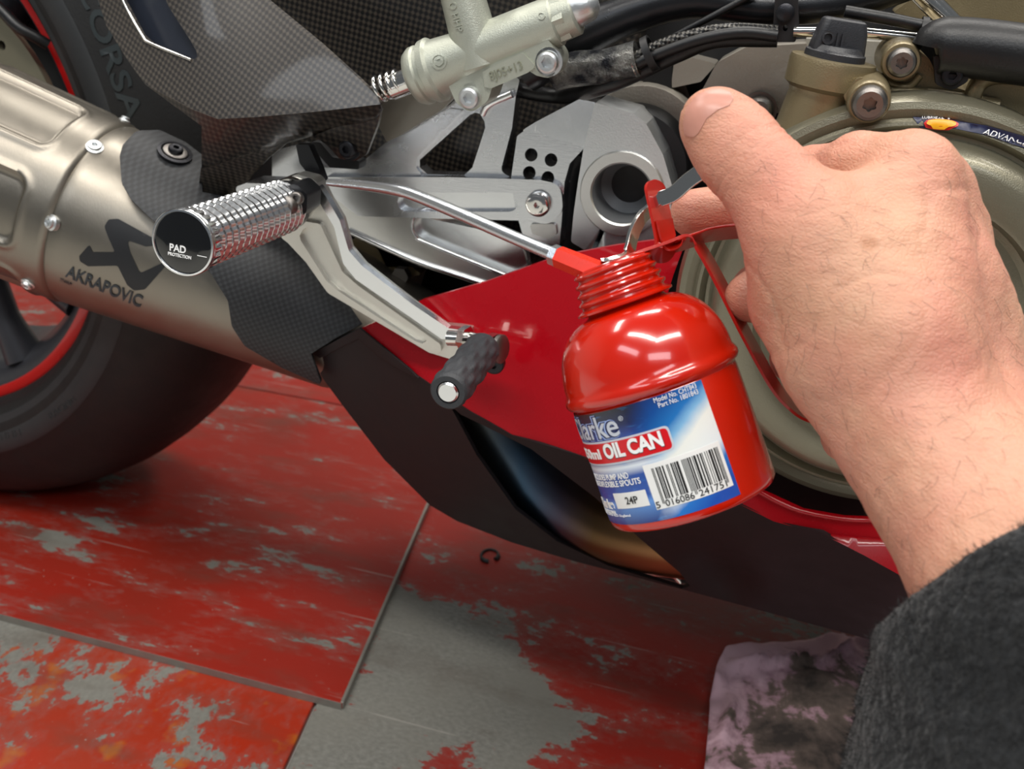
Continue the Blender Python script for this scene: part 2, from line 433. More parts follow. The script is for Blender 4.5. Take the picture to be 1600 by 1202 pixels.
def spline(P, m=8):
    P = [Vector(p) for p in P]; out = []
    for i in range(len(P)-1):
        p0 = P[i-1] if i else P[0]*2-P[1]; p1, p2 = P[i], P[i+1]; p3 = P[i+2] if i+2 < len(P) else P[-1]*2-P[-2]
        for k in range(m):
            t = k/m; out.append(.5*((2*p1)+(p2-p0)*t+(2*p0-5*p1+4*p2-p3)*t*t+(3*p1-p0-3*p2+p3)*t**3))
    out.append(P[-1]); return out
def sweep(P, rad, seg=12, sx=1., sy=1., upv=None, cap=True):
    P = [Vector(p) for p in P]; n = len(P); V = []; Fc = []
    N = None
    for i, p in enumerate(P):
        T = (P[min(i+1, n-1)]-P[max(i-1, 0)]).normalized()
        if upv: N = Vector(upv)-T*T.dot(Vector(upv)); N.normalize()
        elif N is None: N = frame(T)[0]
        else: N = (N-T*T.dot(N)).normalized()
        B = T.cross(N); r = rad[i] if hasattr(rad, '__len__') else rad
        for k in range(seg):
            a = 2*pi*k/seg; V.append(p+(N*cos(a)*sx+B*sin(a)*sy)*r)
    for i in range(n-1):
        for k in range(seg):
            k2 = (k+1) % seg; Fc.append((i*seg+k, i*seg+k2, (i+1)*seg+k2, (i+1)*seg+k))
    if cap: Fc += [tuple(range(seg))[::-1], tuple((n-1)*seg+k for k in range(seg))]
    return V, Fc
def tube(name, P, rad, mat, parent, seg=14, m=8, label=None, smooth=50, **kw):
    if m > 1:
        if hasattr(rad, '__len__'):
            R = []
            for i in range(len(rad)-1): R += [rad[i]+(rad[i+1]-rad[i])*k/m for k in range(m)]
            rad = R+[rad[-1]]
        P = spline(P, m)
    V, Fc = sweep(P, rad, seg, **kw); me = mesh(V, Fc); fixn(me); return link(name, me, mat, parent, label, smooth)
def ribbon(P, N, w, t):
    """flat strip following P with thickness direction from N (list) and width dir perpendicular"""
    V = []; Fc = []; n = len(P)
    for i, p in enumerate(P):
        T = (P[min(i+1, n-1)]-P[max(i-1, 0)]).normalized(); wd = Vector(N).normalized(); wd = (wd-T*T.dot(wd)).normalized(); th = T.cross(wd)
        ww = w[i] if hasattr(w, '__len__') else w
        V += [p+wd*ww/2+th*t/2, p-wd*ww/2+th*t/2, p-wd*ww/2-th*t/2, p+wd*ww/2-th*t/2]
    for i in range(n-1):
        for k in range(4): k2 = (k+1) % 4; Fc.append((i*4+k, i*4+k2, (i+1)*4+k2, (i+1)*4+k))
    Fc += [(3, 2, 1, 0), tuple((n-1)*4+k for k in range(4))]
    return V, Fc
def bolt(name, p, r, h, mat, parent, kind='hex', ax=(0, -1, 0), label=None, rs=.45, dome=True, washer=0.):
    """screw head with a real socket; p is the seat of the head"""
    def rf(i, a, rr):
        if i < 3: return rr*(1 if kind == 'round' else (1-.22*(.5+.5*cos(6*a)) if kind == 'torx' else cos(pi/6)/cos((a % (pi/3))-pi/6)))
        return rr
    s = r*rs
    prof = [(h*.35, 1e-6), (h*.35, s), (h*.98, s), (h*.98, s*1.18), (h if dome else h, r*.72), (h*.86, r*.9), (h*.6, r), (-.0015, r)]
    if washer: prof += [(-.0005, r), (-.0005, r*washer), (-.002, r*washer)]
    return turn(name, prof, p, ax, mat, parent, 36, rf, label, 30)
def text2d(s, size=1., offset=0., spacing=1., shear=0.):
    c = bpy.data.curves.new('t', 'FONT'); c.body = s; c.size = 1; c.offset = offset; c.space_character = spacing; c.shear = shear; c.resolution_u = 4
    o = bpy.data.objects.new('t', c); COL.objects.link(o); dg = bpy.context.evaluated_depsgraph_get(); dg.update()
    me = bpy.data.meshes.new_from_object(o.evaluated_get(dg)); bpy.data.objects.remove(o)
    v = [(q.co.x, q.co.y) for q in me.vertices]; fs = [tuple(p.vertices) for p in me.polygons]; bpy.data.meshes.remove(me)
    x0 = min(p[0] for p in v); x1 = max(p[0] for p in v); y1 = max(p[1] for p in v)
    return v, fs, x0, x1, y1
def letter(name, s, fn, h, mat, parent, width=None, anchor='l', offset=0., t=.00015, label=None, spacing=1., shear=0.):
    """lettering with cap height h; fn(x, y) maps text space to (point, normal)"""
    v, fs, x0, x1, y1 = text2d(s, 1, offset, spacing, shear)
    cap = .69; ky = h/cap; kx = (width/(x1-x0)) if width else ky
    xo = x0 if anchor == 'l' else (x1 if anchor == 'r' else (x0+x1)/2)
    fr, bk = [], []
    for x, y in v:
        p, n = fn((x-xo)*kx, y*ky); fr.append(p+n*t); bk.append(p-n*t)
    n_ = len(v); V = fr+bk
    bm_f = list(fs)+[tuple(i+n_ for i in q[::-1]) for q in fs]+[(b, a, a+n_, b+n_) for a, b in bound_edges(fs)]
    me = mesh(V, bm_f); fixn(me); return link(name, me, mat, parent, label, 30)
def bvh_of(V, Fc): return BVHTree.FromPolygons([Vector(v) for v in V], [tuple(q) for q in Fc])
def hit(bvh, x, y, off=0.):
    d = ray(x, y).normalized(); p, n, i, ds = bvh.ray_cast(CP, d)
    if p is None:
        best = None
        for k in range(60):
            c_ = bvh.find_nearest(CP+d*(.35+.009*k))
            if best is None or c_[3] < best[3]: best = c_
        p, n, i, ds = best
    if n.dot(d) > 0: n = -n
    return p+n*off, n
def drape(name, outlines, bvh, mat, parent, off=.001, t=.0008, step=10, label=None, smooth=60, r=0):
    if not isinstance(outlines[0], list): outlines = [outlines]
    outlines = [fillet(o, r) if (r or any(len(p) > 2 for p in o)) else [p[:2] for p in o] for o in outlines]
    v, fs = tri2d(outlines, step)
    H = [hit(bvh, *p) for p in v]
    n_ = len(v); V = [p+n*off for p, n in H]+[p+n*(off-t) for p, n in H]
    Fc = list(fs)+[tuple(i+n_ for i in q[::-1]) for q in fs]+[(b, a, a+n_, b+n_) for a, b in bound_edges(fs)]
    me = mesh(V, Fc); fixn(me); return link(name, me, mat, parent, label, smooth)
UPZ = Vector((0, 0, 1)); OUT = Vector((0, -1, 0))
def flat(x, y, Y, rot=0.):
    """mapping of text onto a plane parallel to the bike side"""
    o = at(x, y, Y); c_, s_ = cos(rot), sin(rot)
    return lambda a, b: (o+Vector((a*c_-b*s_, 0, a*s_+b*c_)), OUT)

# ================================================================== FLOOR
floor = None
def slab(name, pts, z0, z1, mat, parent=None, bw=.001, label=None):
    v, fs = tri2d([[(p[0], p[1]) for p in pts]])
    V, F_ = extrude_map(v, fs, lambda x, y: Vector((x, y, z1)), lambda x, y: Vector((x, y, z0)))
    me = mesh(V, F_); fixn(me); o = link(name, me, mat, parent, label, 30)
    if bw: bevel(o, bw, 2)
    return o
c0 = atz(535, 1100, .006); eA = (atz(0, 960, .006)-c0).normalized(); eB = (atz(663, 802, .006)-c0).normalized()
eA.z = eB.z = 0; eA.normalize(); eB.normalize()
g0 = atz(700, 1040); g1 = atz(640, 960); g2 = atz(60, 990); g3 = atz(150, 1080); g4 = atz(810, 1130); g5 = atz(560, 1160)
g6 = atz(1300, 1010)
MTF_right = floor_mat('worn_red_floor_paint', [(g0, .02, .085, .36), (g1, .01, .05, .18), (g4, .01, .07, .22), (g5, .01, .07, .28), (atz(440, 1100), .0, .06, .2), (atz(600, 930), .0, .05, .12), (g6, .0, .05, .2)], thr=.575, stretch=(1, 1.6, 1), rot=.3)
MTF_left = floor_mat('worn_orange_red_floor_paint', [(g2, .0, .07, .17), (g3, .0, .035, .14)], thr=.545, red='ac2a12', red2='99341e', orange=.8, stretch=(1.3, 1, 1), rot=-.3)
MTF_plate = floor_mat('scuffed_red_plate_paint', [(atz(110, 850), .0, .06, .10), (atz(430, 880), .0, .07, .07)], thr=.585, red='9a2216', red2='8a281c', stretch=(.75, 2.2, 1), rot=-.35)
fl = slab('floor', [(-2.5, -2.2), (3.2, -2.2), (3.2, 2.8), (-2.5, 2.8)], -.05, -.006, plain('grey_concrete', 'c0bfb9', .7, 0, .2, 60, var=.12), None, 0)
fl['kind'] = 'structure'
sA = atz(488, 1108, 0); sB = atz(445, 1202, 0); sd = (sA-sB).normalized(); s_lo = sB-sd*.16; s_hi = sA+sd*.25; side = Vector((.0012, 0, 0))
slab('floor_plate', [(-1.3, s_lo.y, 0), s_lo-side, s_hi-side, (-1.3, s_hi.y, 0)], -.006, 0, MTF_left, fl, .0012)
slab('floor_plate', [s_lo+side, (1.75, s_lo.y, 0), (1.75, 1.6, 0), (s_hi.x+sd.x*2+.001, 1.6, 0), s_hi+side], -.006, 0, MTF_right, fl, .0012)
seam = c0+eB*( (atz(480, 640, .006)-c0).dot(eB) )
slab('raised_floor_plate', [c0, seam, seam+eA*1.7, c0+eA*1.7], .0004, .0065, MTF_plate, fl, .0012, 'overlapping red steel plate with a bright bare edge')
slab('raised_floor_plate', [seam+eB*.004, seam+eB*1.2, seam+eB*1.2+eA*1.7, seam+eB*.004+eA*1.7], .0004, .0058, MTF_right, fl, .0012)
# bright worn steel edges of the raised plate
for a_, b_ in ((c0, eA), (c0, eB)):
    ln = 1.65 if b_ is eA else (seam-c0).length-.01
    nrm = Vector((b_.y, -b_.x, 0)); 
    if (a_+nrm*.01-(c0+eA+eB*.2)).length < (a_-nrm*.01-(c0+eA+eB*.2)).length: nrm = -nrm
    P0 = a_+nrm*.0007; P0.z = 0
    slab('worn_edge', [P0+b_*.0005, P0+b_*ln, P0+b_*ln+nrm*(-.0002 if b_ is eA else -.0026), P0+b_*.0005+nrm*(-.0002 if b_ is eA else -.0026)], .0002, .0069, MT['bare'], fl, .0006)

wb = slab('wall_back', [(-2.6, 2.8), (3.3, 2.8), (3.3, 2.9), (-2.6, 2.9)], -.05, 2.9, plain('off_white_wall', 'b9b7b0', .8), None, 0); wb['kind'] = 'structure'
wl = slab('wall_left', [(-2.6, -2.2), (-2.5, -2.2), (-2.5, 2.8), (-2.6, 2.8)], -.05, 2.9, plain('off_white_wall', 'b9b7b0', .8), None, 0); wl['kind'] = 'structure'
# ================================================================== MOTORCYCLE
bike = thing('motorcycle', 'red and black sport motorcycle with silver foot controls and grey titanium exhaust', 'motorcycle', (0, 0, 0))
# ---- rear wheel
WC = Vector((0, 0, .335)); AY = (0, -1, 0)
half = [(.0, .337), (.02, .3362), (.04, .332), (.06, .324), (.078, .311), (.09, .295), (.097, .278), (.0995, .268)]
side_ = [(.1005, .266), (.101, .262), (.0985, .248), (.092, .236), (.084, .229), (.078, .2285), (.0765, .226), (.07, .2235), (.064, .2235)]
prof = [(-h, r) for h, r in reversed(half+side_)]+[(h, r) for h, r in (half+side_)[1:]]
V, Fc = lathe(prof, WC, AY, 200, closed=False)
me = mesh(V, Fc); fixn(me); tyre = link('rear_tyre', me, 'rubber', bike, 'wide black slick rear tyre', 60)
tb = bvh_of(V, Fc)
turn('sidewall_band', [(.1, .2675), (.1014, .264), (.0995, .2505), (.0992, .2502)], WC, AY, 'rubber_side', tyre, 200, closed=False)
turn('sidewall_band', [(.0985, .2495), (.0935, .2375), (.0925, .2370)], WC, AY, 'rubber_side', tyre, 200, closed=False)
def dr(bv, x, y, ang, off=.0006, k=None):
    """text mapping draped over a surface: photo point, photo angle (clockwise positive), metres per photo px taken at the hit"""
    p0, _ = hit(bv, x, y); s_ = k or mpp(p0); ux, uy = cos(ang), sin(ang)
    def fn(a, b):
        a, b = a/s_, b/s_
        return hit(bv, x+a*ux+b*uy, y+a*uy-b*ux, off)
    return fn
letter('sidewall_lettering', 'CORSA', dr(tb, 118, -28, radians(70)), .0125, 'rubber_mark', tyre, width=.10, offset=.02)
letter('sidewall_lettering', 'RACING', dr(tb, 80, 655, radians(-33)), .006, 'rubber_mark', tyre, width=.026)
letter('sidewall_lettering', 'HHH', dr(tb, 2, 688, radians(-14)), .006, 'rubber_mark', tyre)
rimp = [(-.072, .226), (-.072, .213), (-.05, .198), (.05, .198), (.062, .205), (.0725, .2135), (.0735, .217), (.0735, .226)]
V, Fc = lathe(rimp, WC, AY, 160, closed=False); me = mesh(V, Fc); fixn(me)
rim = link('wheel_rim', me, 'rim', bike, None, 40)
turn('rim_stripe', [(.0725, .2160), (.0745, .2162), (.0748, .2235), (.0735, .2255)], WC, AY, 'red_line', rim, 160, closed=False, label='thin red stripe around the rim')
turn('hub', [(-.06, .055), (.06, .055), (.075, .045), (.075, .02)], WC, AY, 'black_metal', rim, 48)
pa = at(105, 500, -.05)-WC; a0 = atan2(pa.z, pa.x)
for k in range(5):
    for sgn in (-1, 1):
        a = a0+2*pi*k/5+sgn*.13-.1
        P = [WC+Vector((cos(a-sgn*.25)*.05, -.03, sin(a-sgn*.25)*.05)), WC+Vector((cos(a-sgn*.05)*.11, -.045, sin(a-sgn*.05)*.11)), WC+Vector((cos(a+sgn*.06)*.165, -.05, sin(a+sgn*.06)*.165)), WC+Vector((cos(a+sgn*.1)*.203, -.05, sin(a+sgn*.1)*.203))]
        tube('spoke', P, [.02, .014, .012, .018], 'rim', rim, 12, 6, sx=1., sy=.8)
# brake disc
DX, DZ = .105, .365
dc = [(DX+.106*cos(a), DZ+.106*sin(a)) for a in (2*pi*k/72 for k in range(72))]
holes = [[(DX+.05*cos(a), DZ+.05*sin(a)) for a in (2*pi*k/48 for k in range(48))]]
for k in range(24):
    an = 2*pi*k/24; rr_ = .086+.009*(k % 2-.5)
    holes.append([(DX+rr_*cos(an)+.0035*cos(b), DZ+rr_*sin(an)+.0035*sin(b)) for b in (2*pi*j/8 for j in range(8))])
prism('drilled_ring', [dc]+holes, -.09, .005, 'bronze_light', bike, px=False, bw=0)
tube('brake_line', [at(-60, -40, -.1), at(0, 14, -.1), at(28, 42, -.1), at(55, 58, -.095), at(75, 70, -.09)], .004, 'hose', bike, label='thin black brake hose above the muffler')
prism('swingarm', [[(-300, -60, 10), (-20, -60, 10), (60, -40, 10), (140, 40), (200, 170), (140, 175), (40, 160), (-300, 170, 10)]], -.045, .03, 'black_metal', bike)

# ---- big dark bodies deep inside the machine
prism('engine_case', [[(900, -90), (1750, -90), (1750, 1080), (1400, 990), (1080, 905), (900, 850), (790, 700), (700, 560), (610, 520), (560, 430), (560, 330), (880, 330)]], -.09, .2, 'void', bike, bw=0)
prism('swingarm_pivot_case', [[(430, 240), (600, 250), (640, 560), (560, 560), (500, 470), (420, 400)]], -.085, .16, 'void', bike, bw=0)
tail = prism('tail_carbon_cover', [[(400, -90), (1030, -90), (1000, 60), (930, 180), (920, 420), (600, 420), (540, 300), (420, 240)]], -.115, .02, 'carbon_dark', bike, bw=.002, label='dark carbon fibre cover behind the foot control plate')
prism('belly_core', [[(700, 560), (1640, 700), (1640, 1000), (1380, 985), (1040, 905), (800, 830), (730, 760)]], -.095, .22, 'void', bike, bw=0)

# ---- muffler
S1 = Vector((.257, -.16, .348)); S2 = at(548, 505, -.132); ma = (S1-S2).normalized(); S1 = S1-ma*.030; LM = (S1-S2).length
def mr_(h):            # radius along the muffler, h towards its tail
    if h < 0: return .0622+(.0622-.0465)/LM*h*(1 if h > -LM else 1.1)
    return .0632+.03*h if h < .09 else .0659
hs = [-.25+.01*k for k in range(25)]+[-.003, -.001, .0, .002]+[.0035+.0015*k for k in range(64)]
mp_ = [(h, mr_(h)-(.0012 if -.002 < h < .0005 else 0)) for h in hs]
mp_ += [(.103, .0655), (.107, .0635), (.1095, .060), (.110, .056), (.1085, .053), (.09, .052), (.06, .05)]
fa, fb, fc = frame(ma)
def sm(x): x = max(0., min(1., x)); return x*x*(3-2*x)
def emb(i, a, r):
    h = mp_[i][0]
    if h < .003 or r < .0625 and h > .1: return r
    n = 6; w = 2*pi/n; u = ((a+EMB0) % w)-w/2
    L0, L1 = .018, .086; hh = abs(h-(L0+L1)/2)-(L1-L0)/2+.008; uu = abs(u)*.065-.0225+.008
    d = hypot(max(hh, 0), max(uu, 0))-.008+min(max(hh, uu), 0)
    g = sm((.0012-d)/.0035)
    return r-.0034*g+.0012*math.exp(-((d-.002)/.0022)**2)
EMB0 = .35
V, Fc = lathe(mp_, S1, ma, 220, emb, closed=False)
me = mesh(V, Fc); fixn(me); muf = link('muffler', me, 'titanium', bike, 'brushed titanium exhaust muffler with stamped panels', 60)
mb = bvh_of(V, Fc)
V2, F2 = lathe([(-.36, .050), (-LM, .0465+.009), (0, .0622+.013), (.1, .080)], S1, ma, 120, closed=False); mb2 = bvh_of(V2, F2)
def rivet(x, y, r):
    p, n = hit(mb, x, y)
    turn('rivet', [(-.002, r*1.3), (.0006, r*1.3), (.0012, r), (.0026, r*.95), (.003, r*.7), (.0026, r*.42), (.0005, r*.36), (.0003, 1e-6)], p, n, 'alu_cast', muf, 24)
rivet(148, 230, .0040); rivet(81, 348, .0038); rivet(44, 443, .0036); rivet(195, 188, .0028)
akr = [(163, 354, 8), (170, 343, 6), (185, 342, 8), (245, 375, 5), (244, 383, 4), (228, 385, 4), (199, 375, 4), (204, 395, 3), (219, 427, 5), (258, 409, 4), (262, 412), (227, 452, 8), (210, 454, 8), (199, 445, 6), (184, 415, 5), (138, 416, 6), (125, 408, 6), (124, 400, 3), (140, 382, 3), (145, 394, 3), (180, 394, 3), (170, 372, 3)]
drape('exhaust_emblem', [akr], mb, 'dark_print', muf, .0004, .0003, 8, 'black angular emblem on the muffler')
letter('exhaust_lettering', 'AKRAPOVIC', dr(mb, 102, 431, radians(22.5), .0005), .0068, 'slate_print', muf, width=.0500, offset=.02, shear=-.12)
letter('exhaust_lettering', 'TITANIUM', dr(mb, 93, 438, radians(23), .0004), .0016, 'slate_print', muf, width=.008)
shield = [(187, 243), (192, 226, 8), (213, 204, 18), (250, 203, 18), (290, 222, 8), (316, 242, 4), (316, 300), (370, 310), (440, 345), (500, 410), (566, 506), (522, 530), (486, 553), (503, 603, 4), (440, 575, 10), (382, 541, 22), (362, 510, 20), (356, 470, 20), (330, 428, 18), (285, 385, 18), (232, 338, 18), (205, 312, 18), (190, 285, 18)]
hsld = drape('heat_shield', [shield], mb2, 'carbon_satin', bike, .0, .0025, 9, 'matt carbon fibre heat shield on the muffler')
bevel(hsld, .0012, 2, 50)
p, n = hit(mb2, 273, 240, .0)
turn('grommet', [(0, .0105), (.0012, .0105), (.0016, .0085), (.0005, .0075), (.0005, .003)], p+n*.0003, n, 'black_bolt', hsld, 32)
turn('grommet_washer', [(0, .0075), (.0018, .0072), (.0022, .006), (.0022, .003)], p+n*.0003, n, 'bolt_steel', hsld, 32)
bolt('shield_bolt', p+n*.002, .0045, .003, 'black_bolt', hsld, 'hex', n)

# ---- upper carbon heel guard (three facets)
guard_y = TPS([(140, -60, -.165), (260, -40, -.175), (165, 30, -.172), (400, -30, -.165), (500, 65, -.185), (594, 160, -.196), (227, 132, -.190), (340, 186, -.205), (420, 150, -.2), (480, 178, -.203), (300, 60, -.185)])
gA = [(130, -80), (150, -10), (166, 40), (200, 95), (227, 132), (300, 171), (340, 186), (400, 183), (500, 174), (594, 163), (590, 151), (560, 122), (500, 68), (420, 2), (350, -80)]
slot = [(170, -80), (190, -5), (222, 55), (236, 68), (299, 94), (308, 90), (307, 80), (298, 64), (262, 8), (235, -80)]
guard = sheet('heel_guard', [gA, slot], guard_y, 'carbon', bike, .003, 12, 'glossy carbon fibre heel guard above the footpeg', bw=.0015)
gb = TPS([(227, 132, -.190), (340, 186, -.205), (480, 178, -.203), (594, 163, -.196), (315, 262, -.182), (440, 228, -.182), (500, 208, -.184), (580, 185, -.19)])
sheet('guard_flank', [[(227, 132), (300, 171), (340, 186), (400, 183), (500, 174), (594, 163), (596, 172), (588, 186), (500, 209), (440, 227), (380, 244), (315, 264), (315, 197), (270, 164)]], gb, 'carbon_dark', guard, .002, 14)
gc = TPS([(315, 262, -.182), (440, 228, -.182), (380, 280, -.165), (310, 310, -.16)])
sheet('guard_skirt', [[(314, 262), (380, 243), (445, 226), (420, 246), (392, 275), (378, 296, 6), (345, 312), (308, 312)]], gc, 'carbon', guard, .002, 14)
gt = TPS([(490, 212, -.185), (594, 170, -.192), (560, 250, -.175), (510, 240, -.175)])
sheet('guard_tab', [[(488, 213), (596, 170), (590, 195), (572, 242, 8), (555, 252, 8), (530, 248, 10), (512, 228, 8), (500, 219, 4)]], gt, 'carbon_dark', guard, .003, 10, bw=.001)
sheet('slot_shade_sheet', [[(160, -90), (186, 5), (215, 60), (232, 74), (305, 100), (318, 90), (300, 50), (240, -90)]], lambda x, y: guard_y(x, y)+.012, plain('dark_blue_grey_slot_shade', '262b36', .35), guard, .002, 20, 'dark blue-grey sheet standing in for the shade behind the slot')  # dark sheet stands in for the darkness seen through the open slot
tube('slot_edge_highlight', [at(x, y, guard_y(x, y)-.0006) for x, y in [(176, -60), (190, -5), (222, 55), (236, 68), (299, 94)]], .0009, 'chrome', guard, 8, 8, 'chrome line standing in for the highlight along the slot edge')  # chrome tube added as the highlight on the slot's bevelled edge
bolt('guard_bolt', at(545, 232, -.178), .0052, .004, 'black_bolt', guard, 'hex', washer=1.3)
prism('rubber_stop', [[(500, 222, 8), (520, 246, 8), (562, 252, 4), (560, 265, 3), (515, 262, 10), (480, 222, 8)]], -.172, .01, 'black', bike)

# ---- rearset plate (machined aluminium)
RY = -.150
rs = prism('rearset_plate', [[(425, 238, 4), (470, 225, 4), (505, 262, 3), (555, 262, 3), (600, 225, 6), (640, 196, 6), (700, 166, 6), (728, 140, 10), (800, 118, 5), (812, 124, 4), (806, 150, 3), (800, 200, 6), (782, 268, 10), (800, 278, 4), (840, 290), (846, 345), (700, 336), (560, 330), (500, 305), (425, 290, 8)],
    [(750, 178), (757, 190), (758, 200), (738, 262), (725, 274), (668, 272), (656, 262), (656, 250), (735, 179), (743, 176)]], RY, .010, 'alu', bike, 0, .0016, 'milled aluminium foot control plate', 3)
# step where the upper field is milled down
prism('milled_step', [[(560, 262, 3), (600, 228, 4), (640, 199, 4), (702, 170, 4), (725, 172, 3), (652, 246, 6), (650, 262, 4), (660, 274, 3), (560, 274, 3)]], RY-.0016, .002, 'alu', rs, 0, .0008)
tube('milled_bead', [at(755, 178, RY-.001), at(765, 163, RY-.003), at(800, 147, RY-.003)], .0022, 'alu_bright', rs, 12, 6)
# top arm with its slot
arm = prism('upper_arm', [[(505, 277, 4), (700, 277), (842, 281, 20), (876, 288, 26), (880, 330, 26), (858, 352, 24), (825, 345, 12), (700, 342), (560, 338, 3), (510, 300, 4)], slot_px(636, 316, 795, 316, 15)], RY-.006, .006, 'alu', bike, 0, .0016, 'milled aluminium arm with a long slot', 3)
prism('slot_floor', [slot_px(634, 316, 796, 316, 16)], RY-.0015, .0014, 'alu_bright', arm, 0, 0)
bolt('arm_bolt', at(842, 318, RY-.006), .0072, .0048, 'chrome', arm, 'hex', rs=.27)
# lower web
web = prism('lower_web', [[(515, 300, 6), (560, 315, 10), (640, 335), (812, 372, 6), (826, 420, 4), (760, 445, 4), (652, 412, 8), (545, 365, 8), (525, 340, 6)], slot_px(672, 352, 800, 404, 24)], RY-.001, .008, 'alu_satin', bike, 0, .0014, 'satin aluminium lower arm of the foot control plate', 3)
prism('slot_floor', [slot_px(672, 352, 804, 406, 25)], RY+.004, .003, 'alu_bright', web, 0, 0)
tube('web_rail', [at(x, y, RY-.0015) for x, y in ((545, 361), (600, 386), (655, 410), (700, 425), (758, 444))], .0019, 'alu_bright', web, 10, 6)
tube('slot_rim', [at(x, y, RY-.001) for x, y in [(q[0], q[1]) for q in slot_px(672, 352, 800, 404, 28)[8:20]]], .0011, 'alu_bright', web, 8, 3)
# tan spring plate above the left end
prism('spring_plate', [[(590, 155, 3), (690, 120), (712, 150), (690, 172, 4), (625, 212, 3), (604, 222, 3), (588, 190, 3)]], RY-.012, .004, 'titanium', bike, bw=.0008)

# ---- perforated bracket
hb = prism('perforated_bracket', [[(808, 212, 6), (838, 192, 4), (905, 156, 2), (930, 160, 2), (912, 232, 3), (890, 256, 6), (882, 285, 6), (878, 340, 6), (874, 386, 4), (818, 372, 4), (806, 330, 4), (798, 282, 5)]]+[circle_px(*c, 10, 10.5, 20) for c in ((830, 242), (861, 250), (827, 270), (856, 278))], RY-.002, .014, 'alu', bike, 0, .0014, 'aluminium bracket with four drilled holes', 3)
prism('bevelled_cap', [[(812, 206, 3), (838, 190, 3), (905, 155, 2), (931, 160, 2), (913, 231, 2), (836, 205, 3)]], RY-.006, .005, 'alu_bright', hb, 0, .002, seg=2)
prism('pad', [[(826, 350, 6), (868, 350, 6), (870, 366, 5), (858, 374, 5), (832, 366, 6)]], RY-.004, .003, 'alu_satin', hb, 0, .001)
tube('gap_shade_tube', [at(x, y, -.128) for x, y in ((905, 236), (888, 270), (882, 330), (884, 400))], .010, 'black', bike, 10, 4, 'black tube standing in for the shade in the gap')  # black tube stands in for the shade between bracket and clamp
# ---- pivot clamp
CY = -.158; cpx = (968, 302)
cl = prism('pivot_clamp', [[(930, 160, 3), (990, 177, 8), (1010, 194, 6), (1036, 242, 8), (1050, 290, 16), (1048, 340, 16), (1032, 375, 6), (1000, 376), (948, 386, 4), (912, 390, 5), (892, 378, 6), (896, 335, 10), (903, 285, 10), (912, 230, 4)], circle_px(cpx[0]+4, cpx[1]+1, 47, 49, 40), [(940, 352), (947, 356), (929, 398), (921, 396)]], CY, .03, 'alu_cast', bike, 0, .0035, 'cast aluminium clamp around a large bore', 4)
pc = at(972, 303, CY); k_ = mpp(pc)
turn('bore_face', [(-.002, 67*k_), (.0008, 67*k_), (.0016, 65*k_), (.0016, 50*k_), (.0008, 47.5*k_), (-.004, 47*k_), (-.03, 46.5*k_)], pc, AY, 'alu_satin', cl, 64, closed=False)
turn('bore_ring', [(.0002, 48*k_), (.0006, 47*k_), (-.001, 45.5*k_), (-.02, 45*k_), (-.024, 30*k_), (-.06, 29.5*k_)], pc, AY, 'bore', cl, 64, closed=False)
turn('bore_floor', [(-.058, 30*k_), (-.06, 1e-6)], pc, AY, 'void', cl, 40, closed=False)
bc = at(985, 262, -.13)
turn('pivot_boot', [(-.03, .034), (.0, .034), (.003, .032), (.004, .026)], bc, AY, 'black', bike, 48)
turn('pivot_seal', [(-.01, .0375), (-.002, .0375), (0, .036)], at(1000, 235, -.115), AY, 'grey_cast', bike, 48)

# ---- brake pedal
PY = -.205
ped = prism('brake_pedal', [[(432, 300, 10), (438, 286, 12), (462, 272, 18), (492, 280, 16), (508, 312, 10), (528, 345, 8), (541, 392, 10), (563, 418, 8), (640, 478), (690, 513, 6), (733, 517, 4), (736, 545, 4), (706, 562, 8), (670, 551, 6), (604, 512), (512, 458, 16), (478, 410, 8), (450, 380, 6), (440, 372, 4)]], PY+.002, .010, 'lever', bike, 0, .0012, 'silver forged brake pedal lever with a long milled pocket', 3)
prism('pedal_face', [[(446, 368, 4), (470, 345, 10), (500, 350, 8), (535, 425, 8), (560, 447, 8), (688, 538, 6), (690, 552, 6), (670, 549, 6), (604, 510), (514, 456, 14), (480, 408, 8)],
    [(468, 368), (474, 358), (485, 352), (496, 354), (503, 364), (523, 425), (534, 441), (552, 455), (664, 527), (666, 533), (660, 537), (648, 533), (606, 506), (524, 452), (510, 439), (470, 376)]], PY-.001, .0035, 'lever', ped, 0, .0008)
prism('pedal_flange', [[(494, 284, 8), (512, 312, 8), (531, 345, 8), (545, 392, 10), (566, 416, 8), (642, 474), (700, 513, 5), (735, 518, 3), (732, 527, 3), (690, 530, 3), (640, 495), (556, 437, 8), (536, 412, 8), (522, 355, 6), (500, 318, 6)]], PY-.0025, .005, 'alu_bright', ped, 0, .0012, seg=3)
pv = at(458, 312, PY)
turn('pivot_ring', [(-.012, .0125), (.001, .0125), (.002, .0118), (.002, .010), (-.004, .0098)], pv, AY, 'chrome', ped, 48)
